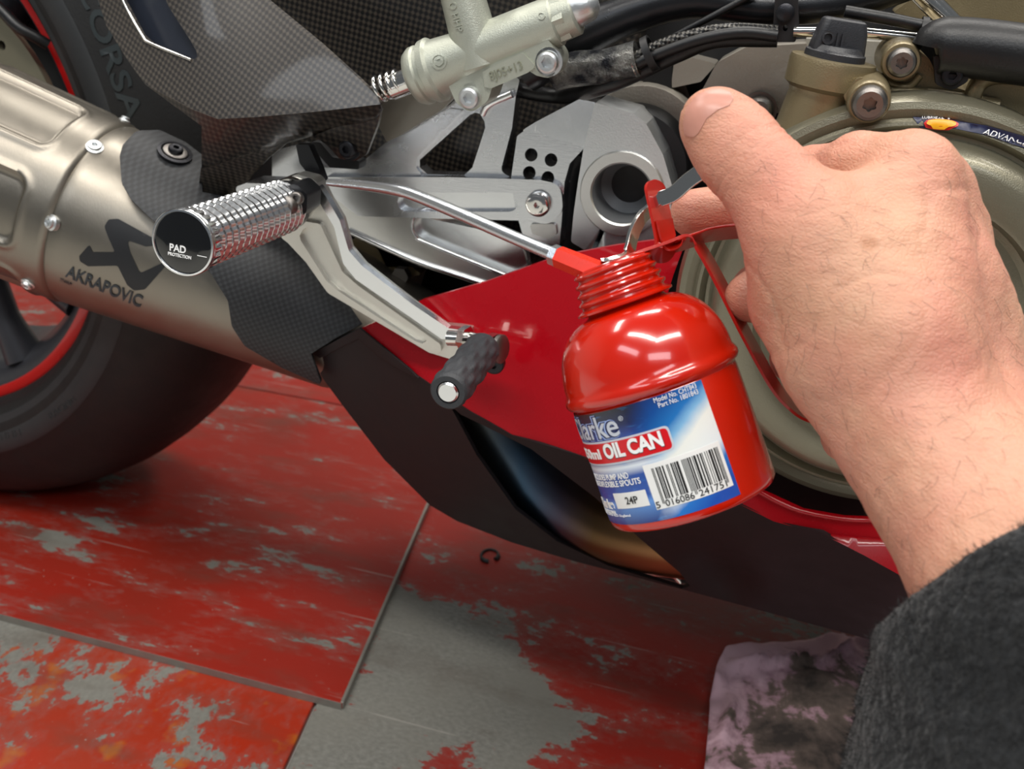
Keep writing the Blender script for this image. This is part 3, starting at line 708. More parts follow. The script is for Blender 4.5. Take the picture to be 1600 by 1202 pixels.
# toe peg
ti, to = at(754, 546, -.243), at(701, 612, -.300); tax = (to-ti).normalized(); TL = (to-ti).length
n_ = 36
tp = [(-.004, .0045), (-.001, .0048)]+[(TL*k/n_, .0089-.0008*k/n_*0) for k in range(n_+1)]+[(TL+.0012, .0080), (TL+.0012, .0055), (TL-.001, .0052)]
def knob(i, a, r):
    if 3 < i < len(tp)-5: return r+.0010*(max(0, cos(8*a+ (pi if (i//6) % 2 else 0)))**.6)*(max(0., sin(pi*((i % 6)+.5)/6))**.6)
    return r
toe = turn('toe_peg', tp, ti, tax, 'peg_rubber', bike, 64, knob, 'black rubber toe peg with a silver end', 50)
turn('peg_end', [(-.002, .0050), (.0008, .0050), (.0016, .0042), (.0016, 1e-6)], ti+tax*(TL+.0004), tax, 'alu_bright', toe, 32, label='silver end disc')
nax = (at(792, 536, -.243)-at(700, 522, -.235)).normalized()
tube('peg_stud', [at(700, 528, -.222), at(735, 530, -.222), at(775, 540, -.225)], .0042, 'chrome', toe, 12, 1)
hexr = lambda i, a, r: r*cos(pi/6)/cos((a % (pi/3))-pi/6)
turn('hex_nut', [(0, .0082), (.0045, .0082)], at(763, 543, -.228), nax, 'chrome', toe, 24, hexr)
turn('hex_nut', [(0, .0078), (.002, .0078), (.003, .0065)], at(779, 545, -.229), nax, 'bolt_steel', toe, 24)
turn('hex_nut', [(0, .0070), (.004, .0070)], at(722, 528, -.224), nax, 'chrome', toe, 24, hexr)
bolt('link_bolt', at(772, 567, -.225), .006, .003, 'black_bolt', toe, 'hex')

# ---- footpeg
fi, fo = at(445, 322, -.222), at(288, 379, -.322); fax = (fo-fi).normalized(); FL = (fo-fi).length
NR = 15
fp = [(0, .0125)]
for k in range(NR):
    h0 = .002+(FL-.010)*k/NR; dh = (FL-.010)/NR
    fp += [(h0+dh*.1, .0130), (h0+dh*.35, .0141), (h0+dh*.6, .0142), (h0+dh*.92, .0130)]
fp += [(FL-.0075, .0128), (FL-.0065, .0148), (FL-.001, .0150), (FL, .0146)]
def flute(i, a, r):
    if 0 < i < len(fp)-4: return r-.00030*(.5+.5*cos(18*a))**2.2
    if i == len(fp)-3: return r-.0012*(.5+.5*cos(24*a))**3
    return r
def squash(V, o, ax, f): return V
peg = turn('footpeg', fp, fi, fax, 'alu_bright', bike, 144, flute, 'knurled silver footpeg', 25)
turn('end_ring', [(-.001, .0146), (.0010, .0150), (.0016, .0147), (.0018, .0139), (.0010, .0134), (-.001, .0134)], fo, fax, 'alu_bright', peg, 64, closed=False)
turn('end_cap', [(-.001, .0136), (.0011, .0136), (.0015, .0125), (.0018, .008), (.0019, 1e-6)], fo, fax, 'gloss_black', peg, 64, label='glossy black end cap with white lettering')
qx = (rt - fax*fax.dot(rt)).normalized(); qz = qx.cross(fax).normalized()
if qz.dot(up) < 0: qz = -qz
ca, sa_ = cos(radians(-8)), sin(radians(-8))
def cap_map(ox, oz):
    e1 = qx*ca+qz*sa_; e2 = qz*ca-qx*sa_
    return lambda a, b: (fo+fax*.00205+e1*(a+ox)+e2*(b+oz), fax)
letter('cap_lettering', 'PAD', cap_map(-.0058, -.0042), .0031, 'white_print', peg, width=.0078, offset=.02)
letter('cap_lettering', 'PROTECTION', cap_map(-.0066, -.0064), .0014, 'white_print', peg, width=.0112, offset=.02)
mt_ = mesh(*ribbon([cap_map(.0075, -.0040)(0, 0)[0], cap_map(.0120, -.0040)(0, 0)[0]], fax.cross(qx), .0003, .0002)); link('cap_mark', mt_, 'white_print', peg)
# its black knuckle and bolts
kn = turn('peg_knuckle', [(-.003, .0120), (-.001, .0132), (.0035, .0132), (.005, .0126)], fi-fax*.002, fax, 'black_metal', bike, 40)
bolt('knuckle_bolt', at(450, 322, -.238), .0052, .0035, 'bolt_steel', kn, 'hex', (-.1, -.9, .25), rs=.5)
bolt('knuckle_bolt', at(464, 310, -.234), .0034, .0030, 'bolt_steel', kn, 'hex', (.2, -.9, .25), rs=.5)
prism('knuckle_fork', [[(425, 296, 8), (462, 287, 12), (480, 304, 10), (479, 332, 12), (456, 350, 10), (432, 346, 6)]], -.228, .016, 'black_metal', kn, 0, .002)
prism('peg_hanger', [[(368, 292, 6), (385, 286, 5), (430, 288, 4), (445, 300, 3), (430, 312, 3), (372, 312, 6)]], -.195, .02, 'alu', bike, 0, .002)
# dark link rod behind the pedal pivot
prism('pedal_return_arm', [[(462, 226, 3), (482, 226, 4), (498, 262, 6), (508, 290, 3), (500, 300, 3), (484, 276, 6), (468, 255, 4)]], -.188, .006, 'black_metal', bike, 0, .001)
# ---- bits seen under the plate
prism('tan_gasket_casting', [[(548, 372, 4), (620, 400, 4), (660, 430, 4), (610, 436, 4), (560, 400, 4)]], -.115, .02, 'bronze', bike, bw=.002)
prism('grey_casting_lug', [[(545, 375, 4), (610, 410), (650, 432, 6), (640, 462, 4), (600, 452, 4), (560, 420, 4)]], -.11, .02, 'grey_cast', bike, bw=.002)
turn('lug_nut', [(0, .006), (.006, .006)], at(630, 428, -.12), (0, -1, 0), 'bolt_steel', bike, 24, hexr)

# ---- master cylinder
MY = -.188
kM = mpp(at(780, 80, MY)); ax0, ax1 = at(648, 122, MY), at(905, 18, MY); max_ = (ax1-ax0).normalized()
L_ = (ax1-ax0).length
mp2 = [(-.001, 36*kM), (0, 42*kM), (.003, 47*kM), (.0055, 47*kM), (.0065, 44*kM), (.0085, 44*kM), (.0095, 50*kM), (.013, 51*kM), (.0145, 46*kM), (.03, 41*kM), (.05, 39*kM), (.072, 38*kM), (L_-.012, 37*kM), (L_-.011, 33*kM), (L_-.002, 32*kM), (L_-.001, 28*kM)]
mc = turn('master_cylinder', mp2, ax0, max_, 'champagne', bike, 56, None, 'champagne brake master cylinder with cast lettering', 40)
Vm, Fm = lathe(mp2, ax0, max_, 56); mbv = bvh_of(Vm, Fm)
turn('inlet_port', [(-.012, 38*kM), (0, 37*kM), (.03, 33*kM), (.05, 33*kM)], at(742, 66, MY-.001), at(716, -30, MY)-at(742, 66, MY-.001), 'champagne', mc, 40)
turn('banjo_plug', [(-.004, 27*kM), (0, 27*kM), (.006, 24*kM), (.009, 14*kM), (.010, 1e-6)], at(905, 12, MY), max_, 'alu_cast', mc, 32)
turn('hex_collar', [(0, 36*kM), (.012, 36*kM)], ax0+max_*(L_-.018), max_, 'champagne', mc, 24, hexr)
lug = prism('mounting_flange', [[(668, 110), (840, 40), (878, 92, 22), (862, 124, 22), (838, 118, 8), (822, 108, 8), (770, 134, 6), (762, 158, 20), (735, 178, 22), (712, 160, 16), (700, 132)]], MY-.010, .020, 'champagne', mc, 0, .0025, seg=3)
prism('cast_plate', [[(754, 112, 3), (816, 82, 6), (838, 104, 5), (824, 114, 3), (768, 138, 3), (757, 136, 2)]], MY-.0112, .003, 'champagne', mc, 0, .0008)
letter('cast_lettering', '8J05+13', flat(767, 126, MY-.0114, radians(23)), .0042, plain('shadowed_cast_letter', '9a9c8a', .5, .6), mc, width=.0178, t=.0003)
bolt('mounting_bolt', at(735, 152, MY-.0105), 17*kM, .004, 'alu_cast', mc, 'hex', washer=1.25, rs=.5)
bolt('mounting_bolt', at(857, 97, MY-.0105), 17*kM, .004, 'alu_cast', mc, 'hex', washer=1.25, rs=.5)
ptx = at(742, 66, MY-.001); pdx = (at(716, -30, MY)-ptx).normalized()
Vp, Fp = lathe([(-.012, 38*kM), (0, 37*kM), (.03, 33*kM), (.05, 33*kM)], ptx, pdx, 40); pbv = bvh_of(Vp, Fp)
letter('cast_lettering', 'HHP', dr(pbv, 706, 22, radians(72), .0003), .0030, 'champagne', mc, width=.0095, t=.0004, offset=.02)
def ring_on(bv, x, y, r, w, nm, mat, par):
    drape(nm, [circle_px(x, y, r, r, 28), circle_px(x, y, r-w, r-w, 24)], bv, mat, par, .0005, .0006, 4)
ring_on(pbv, 708, 9, 6, 2, 'cast_ring', 'champagne', mc); ring_on(mbv, 846, 25, 6, 2, 'cast_ring', 'champagne', mc)
ring_on(mbv, 686, 96, 12.5, 3, 'cast_emblem_ring', 'champagne', mc)
drape('cast_emblem', [[(680, 92, 3), (686, 87, 3), (693, 90, 3), (693, 99, 3), (687, 104, 3), (680, 101, 3), (684, 97), (689, 96), (688, 92), (684, 94)]], mbv, 'champagne', mc, .0006, .0007, 4)
turn('piston', [(-.012, 21*kM), (0, 21*kM), (.002, 30*kM), (.004, 30*kM)], ax0-max_*.002, max_, 'chrome', mc, 32)
sp0, sp1 = at(584, 142, MY), at(630, 126, MY)
a_, b_, c_ = frame(sp1-sp0); Ls = (sp1-sp0).length
P = [sp0+c_*(Ls*t/80)+(a_*cos(2*pi*4.5*t/80)+b_*sin(2*pi*4.5*t/80))*.0062*(1 if t > 10 else .8) for t in range(81)]
tube('return_spring', P, .0012, 'chrome', mc, 8, 1)
tube('push_rod', [sp0-c_*.01, sp1], .003, 'bolt_steel', mc, 10, 1)
# ---- sleeve, hoses, frame tubes
KH1 = mpp(at(930, 105, -.165))
tube('foil_sleeve', [at(864, 118, -.168), at(900, 108, -.168), at(945, 104, -.168), at(996, 92, -.168)], [24*KH1, 27*KH1, 26*KH1, 27*KH1], 'foil', bike, 28, 8, 'crinkled silver heat sleeve around the hose')
turn('sleeve_end', [(0, 27*KH1), (.002, 26*KH1), (.003, 18*KH1)], at(990, 94, -.168), at(1010, 88, -.168)-at(980, 97, -.168), 'pipe_socket', bike, 24)
tube('brake_hose', [at(x, y, -.17) for x, y in ((985, 95), (1030, 72), (1085, 55), (1140, 46), (1215, 50))], .0032, 'braid', bike, 12)
tube('rubber_hose', [at(x, y, -.166 if x > 900 else -.135) for x, y in ((760, 130), (870, 150), (940, 137), (1000, 112), (1060, 84), (1120, 62), (1215, 60))], .0042, 'hose', bike, 14)
tube('rubber_hose', [at(x, y, -.172) for x, y in ((985, 104), (1040, 80), (1100, 60), (1160, 51), (1215, 56))], .0030, 'hose', bike, 12)
tube('thin_cable', [at(x, y, -.16) for x, y in ((1015, 78), (1070, 48), (1120, 22), (1180, -10))], .0018, 'hose', bike, 10)
def tie(x, y, Y, x2, y2, r, w):
    o = at(x, y, Y); a_, b_, c_ = frame(at(x2, y2, Y)-o)
    turn('cable_tie', [(-w, r), (-w, r+.0012), (w, r+.0012), (w, r), (-w, r)], o, c_, 'black', bike, 24, closed=False)
tie(1016, 84, -.17, 1040, 72, .0078, .0018)
tube('frame_tube', [at(x, y, -.15) for x, y in ((820, 110), (900, 62), (980, 25), (1080, 0), (1200, 14), (1330, 2), (1460, -40))], [.012, .012, .010, .009, .0078, .0078, .0078], 'black_metal', bike, 20)
prism('tube_clamp', [[(1212, -20, 4), (1246, -20, 4), (1248, 40, 4), (1243, 66, 4), (1214, 66, 4), (1208, 40, 4)], circle_px(1227, 44, 4, 5, 8)], -.168, .02, 'black', bike, 0, .001)
turn('clamp_rivet', [(0, .0043), (.002, .0043), (.003, .003), (.0031, 1e-6)], at(1227, 20, -.168), AY, 'black_bolt', bike, 28)
tube('rubber_hose', [at(x, y, -.175) for x, y in ((1320, 18), (1390, 30), (1440, 40), (1490, 45))], .0028, 'hose', bike, 12)
tube('steel_pipe', [at(x, y, -.17) for x, y in ((1240, 50), (1340, 50), (1400, 56), (1480, 64))], .0024, 'chrome', bike, 12, 1)
tie(1440, 52, -.173, 1470, 57, .0060, .0014)
cn = tube('black_canister', [at(x, y, -.185) for x, y in ((1462, 74), (1472, 72), (1540, 78), (1700, 100))], [.0095, .0125, .0128, .0128], 'hose', bike, 28)
prism('canister_tab', [[(1458, 86, 4), (1520, 96, 6), (1512, 128, 10), (1488, 142, 12), (1462, 132, 8)]], -.19, .004, 'black', cn, 0, .001)
bolt('tab_bolt', at(1487, 117, -.19), .0046, .003, 'black_bolt', cn, 'hex', washer=1.35)
# grey castings behind
prism('grey_crankcase', [[(1085, 175, 6), (1092, 150, 12), (1120, 98, 20), (1165, 74, 14), (1260, 68), (1270, 150), (1232, 178, 12), (1205, 176, 8), (1180, 160, 8), (1150, 190)]], -.125, .03, 'grey_cast', bike, 0, .003, 'pale grey crankcase casting')
prism('grey_crankcase', [[(1260, 60), (1395, 66), (1380, 130, 10), (1340, 170), (1250, 170)]], -.12, .03, plain('light_engine_casting', 'c0bcb2', .4, .4, .3, 700), bike, 0, .003, 'light casting behind the oil cap')
prism('dull_bracket', [[(1005, 112, 4), (1050, 100, 4), (1050, 182, 4), (1030, 182), (1004, 150, 4)]], -.11, .01, 'void', bike, bw=.001)
prism('grey_bracket', [[(1053, 98, 4), (1082, 90, 6), (1120, 100, 4), (1095, 128, 6), (1048, 138, 4)]], -.11, .02, 'grey_cast', bike, bw=.003)
prism('dull_bracket', [[(942, 138, 4), (1000, 150, 8), (1010, 168, 6), (990, 180, 6), (945, 160, 4)]], -.11, .02, 'dull_cast', bike, bw=.003)
prism('dull_bracket', [[(1048, 140, 4), (1070, 130, 4), (1085, 170, 6), (1065, 215, 4), (1030, 185, 4)]], -.10, .02, 'dull_cast', bike, bw=.003)
bolt('case_bolt', at(1186, 172, -.13), .0075, .006, 'bolt_steel', bike, 'hex', washer=1.25)
tube('engine_pipe', [at(1430, -20, -.14), at(1470, 20, -.14), at(1500, 50, -.14)], .005, 'chrome', bike, 12, 4)
prism('bronze_bracket', [[(1395, 20, 3), (1450, -20, 4), (1620, -20), (1620, 45), (1480, 40, 6), (1440, 30, 6)]], -.12, .02, 'bronze', bike, bw=.002)

# ---- clutch side: bronze casing, cover
CC = Vector((.774, 0, .364))
prism('bronze_casing', [[(1190, 300), (1228, 215, 4), (1262, 130, 8), (1380, 135), (1392, 88, 18), (1420, 68, 18), (1452, 92, 12), (1470, 130, 8), (1510, 142, 8), (1560, 120, 10), (1720, 120), (1720, 600), (1200, 600)]], -.178, .05, 'bronze', bike, 0, .003, 'bronze painted clutch side casing', 3)
casing_rib = tube('casing_rib', [at(x, y, -.182) for x, y in ((1375, 140), (1430, 146), (1500, 155), (1560, 165))], .003, 'bronze', bike, 10)
tube('casing_rib', [at(x, y, -.184) for x, y in ((1228, 200), (1270, 182), (1320, 168))], .0028, 'bronze', bike, 10)
tube('casing_rib', [at(x, y, -.182) for x, y in ((1518, 155), (1530, 130), (1560, 118), (1620, 122))], .004, 'bronze', bike, 10)
tube('casing_rib', [at(x, y, -.182) for x, y in ((1375, 118), (1395, 132), (1420, 135), (1438, 118))], .0018, 'bronze', bike, 10)
covp = [(.170, .1035), (.2035, .1035), (.2075, .1015), (.2085, .0985), (.2075, .0955), (.2068, .0945), (.2085, .0930), (.2090, .0915), (.2070, .0895), (.2050, .0885),
        (.2050, .0868), (.2110, .0855), (.2170, .0838), (.2200, .0815), (.2215, .078), (.2225, .066), (.2215, .0635), (.2190, .0625), (.2140, .0612), (.2120, .058), (.2120, .046), (.2140, .043), (.2200, .041), (.2210, .036), (.2210, 1e-6)]
Vc, Fcv = lathe(covp, CC, AY, 160, closed=False); me = mesh(Vc, Fcv); fixn(me)
cov = link('clutch_cover', me, 'bronze_light', bike, 'round pale bronze clutch cover', 30); cb = bvh_of(Vc, Fcv)
for pts, nm in (([(1426, 184), (1480, 186), (1540, 196), (1600, 213), (1660, 236), (1660, 256), (1600, 232), (1540, 211), (1490, 201), (1438, 199)], 'cover_sticker'),):
    st = drape(nm, [pts], cb, 'sticker_navy', cov, .0005, .0004, 8, 'navy blue sticker with a yellow shell emblem')
drape('sticker_emblem', [circle_px(1470, 194.5, 27, 6.5, 24, .05)], cb, 'emblem_red', st, .0009, .0003, 4)
drape('sticker_emblem', [circle_px(1470, 194, 23, 5, 24, .05)], cb, 'yellow_print', st, .0012, .0003, 4)
letter('sticker_lettering', 'ADVANCE', dr(cb, 1534, 209, radians(17), .0012), .0018, 'white_print', st, width=.020, shear=.3)
letter('sticker_lettering', 'LUBRICANTS', dr(cb, 1440, 188, radians(2), .0012), .0010, 'white_print', st, width=.012)
for an in (radians(118), radians(62), radians(200), radians(250), radians(300), radians(-10)):
    q = CC+Vector((cos(an)*.1, -.2, sin(an)*.1))
# bosses and torx bolts
def boss(x, y, Y, rb, r, h, nm='cover_bolt', mat='bolt_steel', kind='torx'):
    turn('bolt_boss', [(-.03, rb*1.15), (-.004, rb), (-.001, rb*.98), (0, rb*.9)], at(x, y, Y), AY, 'bronze', bike, 40)
    bolt(nm, at(x, y, Y), r, h, mat, bike, kind, rs=.42)
kb = mpp(at(1358, 160, -.215))
boss(1358, 160, -.214, 33*kb, 27*kb, .007)
boss(1408, 97, -.19, 31*kb, 23*kb, .005)
prism('boss_web', [[(1318, 150, 4), (1340, 120, 10), (1372, 128, 6), (1392, 190, 4), (1388, 205, 4), (1335, 205, 4), (1330, 180, 4)]], -.205, .03, 'bronze', bike, 0, .003)
# oil filler neck
o0, o1 = at(1262, 235, -.185), at(1303, 92, -.185); oax = (o1-o0).normalized(); OL = (o1-o0).length; ko = mpp(o1)
fil = turn('oil_filler_neck', [(0, 66*ko), (OL-.016, 55*ko), (OL-.014, 57*ko), (OL-.012, 66*ko), (OL-.002, 67*ko), (OL, 65*ko), (OL+.0003, 50*ko)], o0, oax, 'bronze', bike, 56, None, 'bronze oil filler neck', 35)
cap = turn('oil_cap', [(0, 47*ko), (.003, 46*ko), (.0035, 42*ko), (.0045, 40*ko), (.006, 36*ko)], o1, oax, 'oil_cap', bike, 48, None, 'charcoal oil filler cap with raised letters')
ocx = (rt-oax*oax.dot(rt)).normalized(); ocy = oax.cross(ocx).normalized()
if ocy.dot(fw) > 0: ocy = -ocy       # towards the viewer
V = []; 
for h, w, d in ((.003, 42, 20), (.012, 38, 17), (.0165, 34, 14), (.0175, 31, 11)):
    for q in fillet([(-w, -d), (w, -d), (w, d), (-w, d)], 10, 3): V.append(o1+oax*h+ocx*q[0]*ko+ocy*q[1]*ko)
n_ = len(V)//4; Fh = [(i*n_+k, i*n_+(k+1) % n_, (i+1)*n_+(k+1) % n_, (i+1)*n_+k) for i in range(3) for k in range(n_)]+[tuple(3*n_+k for k in range(n_)), tuple(range(n_))]
me = mesh(V, Fh); fixn(me); bevel(link('cap_grip', me, 'oil_cap', cap), .0008)
gbv = bvh_of(V, Fh[:-1])
letter('cap_lettering', 'OIL', dr(gbv, 1282, 67, radians(12), .0003), .0060, 'oil_cap', cap, width=.0118, t=.0010, offset=.02, spacing=1.15)

# ---- fairings
crease = [(560, 516, -.188), (640, 580, -.198), (735, 645, -.208), (800, 682, -.213), (900, 712, -.218), (1000, 745, -.220), (1147, 784, -.222), (1250, 827, -.222), (1350, 868, -.222), (1440, 918, -.222), (1560, 960, -.222)]
redy = TPS(crease+[(660, 470, -.186), (870, 402, -.186), (1060, 372, -.18), (1040, 470, -.19), (800, 560, -.202), (1000, 620, -.207), (1130, 700, -.213), (1256, 799, -.219), (1369, 812, -.216), (1560, 830, -.216), (1860, 800, -.21), (1860, 1090, -.218)])
red = sheet('red_fairing', [[(556, 517), (600, 497), (660, 469, 8), (760, 440), (870, 401), (960, 384, 8), (1020, 376), (1062, 372, 10), (1066, 392, 6), (1052, 430), (1040, 470, 10), (1046, 560), (1084, 660), (1132, 730), (1178, 763), (1256, 799), (1319, 810), (1369, 812), (1600, 805), (1860, 800), (1860, 1090), (1560, 972), (1440, 918), (1350, 868), (1287, 836), (1209, 815), (1147, 784), (1000, 745), (900, 712), (800, 682), (735, 645), (640, 580)]], redy, 'red_fairing', bike, .003, 14, 'glossy red lower fairing panel', bw=.0012)
blacky0 = TPS(crease+[(487, 552, -.178), (540, 640, -.172), (610, 730, -.168), (680, 800, -.164), (800, 850, -.164), (1000, 905, -.165), (1200, 960, -.166), (1390, 1008, -.167), (1600, 1060, -.167), (1860, 1092, -.218), (1860, 1128, -.168), (620, 650, -.184), (850, 760, -.205), (1150, 860, -.205), (1400, 960, -.2), (1080, 850, -.2)])
def blacky(x, y):
    dx, dy = x-1128, y-893; u_, v_ = dx*.87+dy*.5, -dx*.5+dy*.87
    return blacky0(x, y)+.020*math.exp(-(u_/62)**2-(v_/34)**2)
pan = sheet('belly_pan', [[(487, 552, 8), (520, 534), (562, 514, 4), (600, 545), (640, 578), (700, 620), (735, 643), (800, 680), (900, 710), (1000, 743), (1147, 782), (1209, 813), (1287, 834), (1350, 866), (1440, 916), (1560, 970), (1860, 1092), (1860, 1128), (1390, 1008), (1240, 968), (1080, 925), (1000, 904), (900, 878), (800, 848), (715, 815, 14), (672, 790, 14), (600, 718), (540, 640), (503, 590, 8)],
    [(702, 632), (720, 648), (770, 672), (830, 702), (880, 740), (930, 778), (1000, 842), (1062, 895), (1078, 916), (1066, 920), (1000, 900), (950, 884), (870, 846), (805, 796), (745, 712)]], blacky, 'matte_black_fairing', bike, .004, 15, 'matte black belly pan with a long opening', bw=.0015)
sheet('pan_top_edge', [[(487, 552), (562, 513), (600, 544), (640, 577), (655, 592), (630, 582), (590, 556), (560, 530), (530, 545), (500, 560)]], lambda x, y: blacky0(x, y)-.0022, 'matte_black_fairing', pan, .002, 12, bw=.001)
tube('red_fairing_lip', [at(x, y, redy(x, y)-.001) for x, y in ((1180, 765), (1215, 784), (1256, 800), (1319, 811), (1380, 813), (1480, 812))], .0014, 'red_fairing', red, 8)
sheet('red_step', [[(1287, 836), (1340, 842), (1391, 846), (1700, 862), (1860, 880), (1860, 1092), (1560, 972), (1440, 918), (1350, 868)]], lambda x, y: redy(x, y)-.0012-.00009*max(0, (y-836-(x-1287)*.09)), 'red_fairing', red, .002, 12)
tube('header_pipe', [at(x, y, -.146) for x, y in ((690, 540), (745, 622), (800, 695), (855, 757), (925, 806), (1000, 830), (1100, 846))], [.026, .027, .028, .028, .027, .026, .026], 'heat', bike, 36, 10, 'heat tinted exhaust header pipe with blue and bronze bands')
prism('white_bracket', [[(727, 705), (754, 707, 3), (752, 714), (745, 716), (738, 722, 2)]], -.165, .004, 'white_label', bike, bw=.0004)
for k, (x, y) in enumerate(((985, 893), (1000, 888), (1022, 897), (1045, 905), (1058, 912))):
    pass
mf = tube('collector_clip', [at(x, y-3, -.158) for x, y in ((972, 890), (990, 884), (1004, 893), (1022, 896), (1045, 898), (1056, 905), (1062, 914))], [.0015, .0032, .002, .0034, .0036, .002, .0015], 'chrome', bike, 12, 5, 'shiny crumpled clip at the front of the opening')

# ================================================================== OIL CAN
def camd(vx, vy, vz): return rt*vx+up*vy+fw*vz
CD = .375
canB = cm(1083, 783, CD+.004)
vray = ray(1045, 645).normalized()
a0_ = camd(-.325, .946, 0); a0_ = (a0_-vray*a0_.dot(vray)).normalized()
TAU = radians(8)
cax = (a0_*cos(TAU)-vray*sin(TAU)).normalized()
ks = CD*KH/F                                        # metres per photo px at the can
cfr = (-vray - cax*(-vray).dot(cax)).normalized()   # towards the viewer
crt = cfr.cross(cax).normalized()
if crt.dot(rt) < 0: crt = -crt
RB = 134*ks
can = thing('oil_can', 'small red 250 ml pump oil can with a blue label, held in the hand', 'oil can', canB)
H = lambda px: px*ks
cp_ = [(H(4), 1e-6), (H(3), RB*.80), (0, RB*.88), (0, RB*.93), (H(2.5), RB*.975), (H(8), RB*.998), (H(14), RB), (H(100), RB*.995), (H(190), RB*.985), (H(193), RB*.975), (H(196), RB*.985), (H(199), RB*1.025), (H(205), RB*1.05), (H(211), RB*1.048), (H(216), RB*1.03), (H(221), RB*1.01)]
h0, r0, h1, r1 = 221, RB*1.01, 324, H(66)
for k in range(1, 17):
    a = k/16*pi/2*.93; cp_.append((H(h0+(h1-h0)*sin(a)/sin(pi/2*.93)), r1+(r0-r1)*(cos(a)-cos(pi/2*.93))/(1-cos(pi/2*.93))))
cp_ += [(H(327), H(62)), (H(340), H(60))]
turn('can_body', cp_, canB, cax, 'can_red', can, 96, None, 'glossy red can body with a rolled seam', 45)
np_ = [(H(329), H(60)), (H(329), H(73)), (H(331), H(77)), (H(334), H(77)), (H(338), H(70))]
for k in range(4):
    b = 339+k*14; rr = 70-2.6*k
    np_ += [(H(b), H(rr-3)), (H(b+3), H(rr-3.5)), (H(b+5.5), H(rr+.5)), (H(b+8), H(rr+1.6)), (H(b+10.5), H(rr+.5)), (H(b+12.5), H(rr-4.5))]
np_ += [(H(396), H(57)), (H(398), H(50)), (H(398), 1e-6)]
turn('screw_collar', np_, canB, cax, 'can_red', can, 64, None, 'red threaded collar', 40)
# label wrapped round the body
RL = RB*1.0+.00012
def cyl(th, h, off=0.):
    rr = RL+off-RB*.015*max(0, h/H(186)); return canB+cax*h+(cfr*cos(th)+crt*sin(th))*rr, (cfr*cos(th)+crt*sin(th))
def inv(x, y):
    """photo point -> (arc length, height) on the body"""
    d = ray(x, y).normalized(); o = CP-canB; dd = d-cax*d.dot(cax); oo = o-cax*o.dot(cax)
    A = dd.dot(dd); B = 2*dd.dot(oo); C_ = oo.dot(oo)-RL*RL; D = max(0, B*B-4*A*C_); t = (-B-sqrt(D))/(2*A)
    p = o+d*t; q = p-cax*p.dot(cax); return atan2(q.dot(crt), q.dot(cfr))*RL, p.dot(cax)
uR, vB = inv(1158, 772); uR2, vT = inv(1095, 592); uR = (uR+uR2)/2; vT -= H(1.5); uL = -radians(112)*RL
print('label', uR, vB, vT)
nu, nv = 60, 24; V = []; Fc = []; UVs = []
for j in range(nv+1):
    for i in range(nu+1):
        u_ = uL+(uR-uL)*i/nu; v_ = vB+(vT-vB)*j/nv; V.append(cyl(u_/RL, v_, .00010)[0]); UVs.append(((u_-uR)/(vT-vB)+1., j/nv))
for j in range(nv):
    for i in range(nu): q = j*(nu+1)+i; Fc.append((q, q+1, q+nu+2, q+nu+1))
me = mesh(V, Fc); uvl = me.uv_layers.new(name='UVMap')
for lp in me.loops: uvl.data[lp.index].uv = UVs[lp.vertex_index]
def label_mat():
    t = NT('blue_white_label'); uv = t.n('TexCoord').outputs['UV']; sp = t.n('SeparateXYZ'); t.set(sp.inputs[0], uv)
    x, y = sp.outputs[0], sp.outputs[1]
    n = t.noise(3, 4, uv); w = t.math('MULTIPLY', t.math('SUBTRACT', n, .5), .35)
    # diagonal white sweep, light blue edge, deep blue elsewhere
    dgl = t.math('ADD', t.math('SUBTRACT', y, t.math('MULTIPLY', x, .62)), t.math('MULTIPLY', w, .3))
    sw = t.ramp(t.mr(dgl, -.45, .75), [(0, '1c4fae'), (.16, '2a74c6'), (.26, 'e6eef2'), (.50, 'eceee8'), (.60, '7fb4dc'), (.68, '1c6fb8'), (.84, '0e4a94'), (1, '1a2c66')])
    left = t.ramp(t.mr(y, 0, 1), [(0, '0f2f78'), (.18, '5f93d8'), (.24, '1c4ea6'), (.42, '1a4a9e'), (.5, 'dfe6ee'), (.56, '18377e'), (.72, '2b4aa0'), (.86, '1a2450'), (1, '24262e')])
    st = t.noise(1, 3, t.mapping((5, 22, 1), (0, 0, -.3), vec=uv), dist=1.)
    left = t.mix(t.mr(st, .58, .7, 0, .45), left, srgb('3f86cc'))
    c = t.mix(t.mr(t.math('ADD', x, w), .28, .5), left, sw)
    t.set(t.b.inputs['Base Color'], c); t.b.inputs['Roughness'].default_value = .3; t.b.inputs['Coat Weight'].default_value = .3
    return t.m
lab = link('label', me, label_mat(), can, 'blue and white paper label with a barcode', 180)
def lmap(u0, v0, off=.00022): return lambda a, b: cyl((u0+a)/RL, v0+b, off)
def lrect(name, u0, u1, v0, v1, mat, off, rad=0, par=None):
    V = []; Fc = []; m = max(2, int((u1-u0)/.002)); o = fillet([(u0, v0), (u1, v0), (u1, v1), (u0, v1)], rad, 5) if rad else [(u0, v0), (u1, v0), (u1, v1), (u0, v1)]
    v, fs = tri2d([o], .0022)
    F_ = [cyl(a/RL, b, off)[0] for a, b in v]; Bk = [cyl(a/RL, b, off-.0001)[0] for a, b in v]; n = len(v)
    me = mesh(F_+Bk, list(fs)+[tuple(i+n for i in q[::-1]) for q in fs]+[(b, a, a+n, b+n) for a, b in bound_edges(fs)]); fixn(me)
    return link(name, me, mat, par or lab, None, 60)
def ltext(s, x, y, hpx, mat, anchor='r', wpx=None, off=.00030, vfix=None, **kw):
    u0, v0 = inv(x, y); v0 = vfix if vfix is not None else v0
    return letter('lettering', s, lmap(u0, v0, off), hpx*ks, mat, lab, width=wpx*ks if wpx else None, anchor=anchor, t=.00006, **kw)
ub, vb0 = inv(1052, 700); _, vb1 = inv(1044, 667)
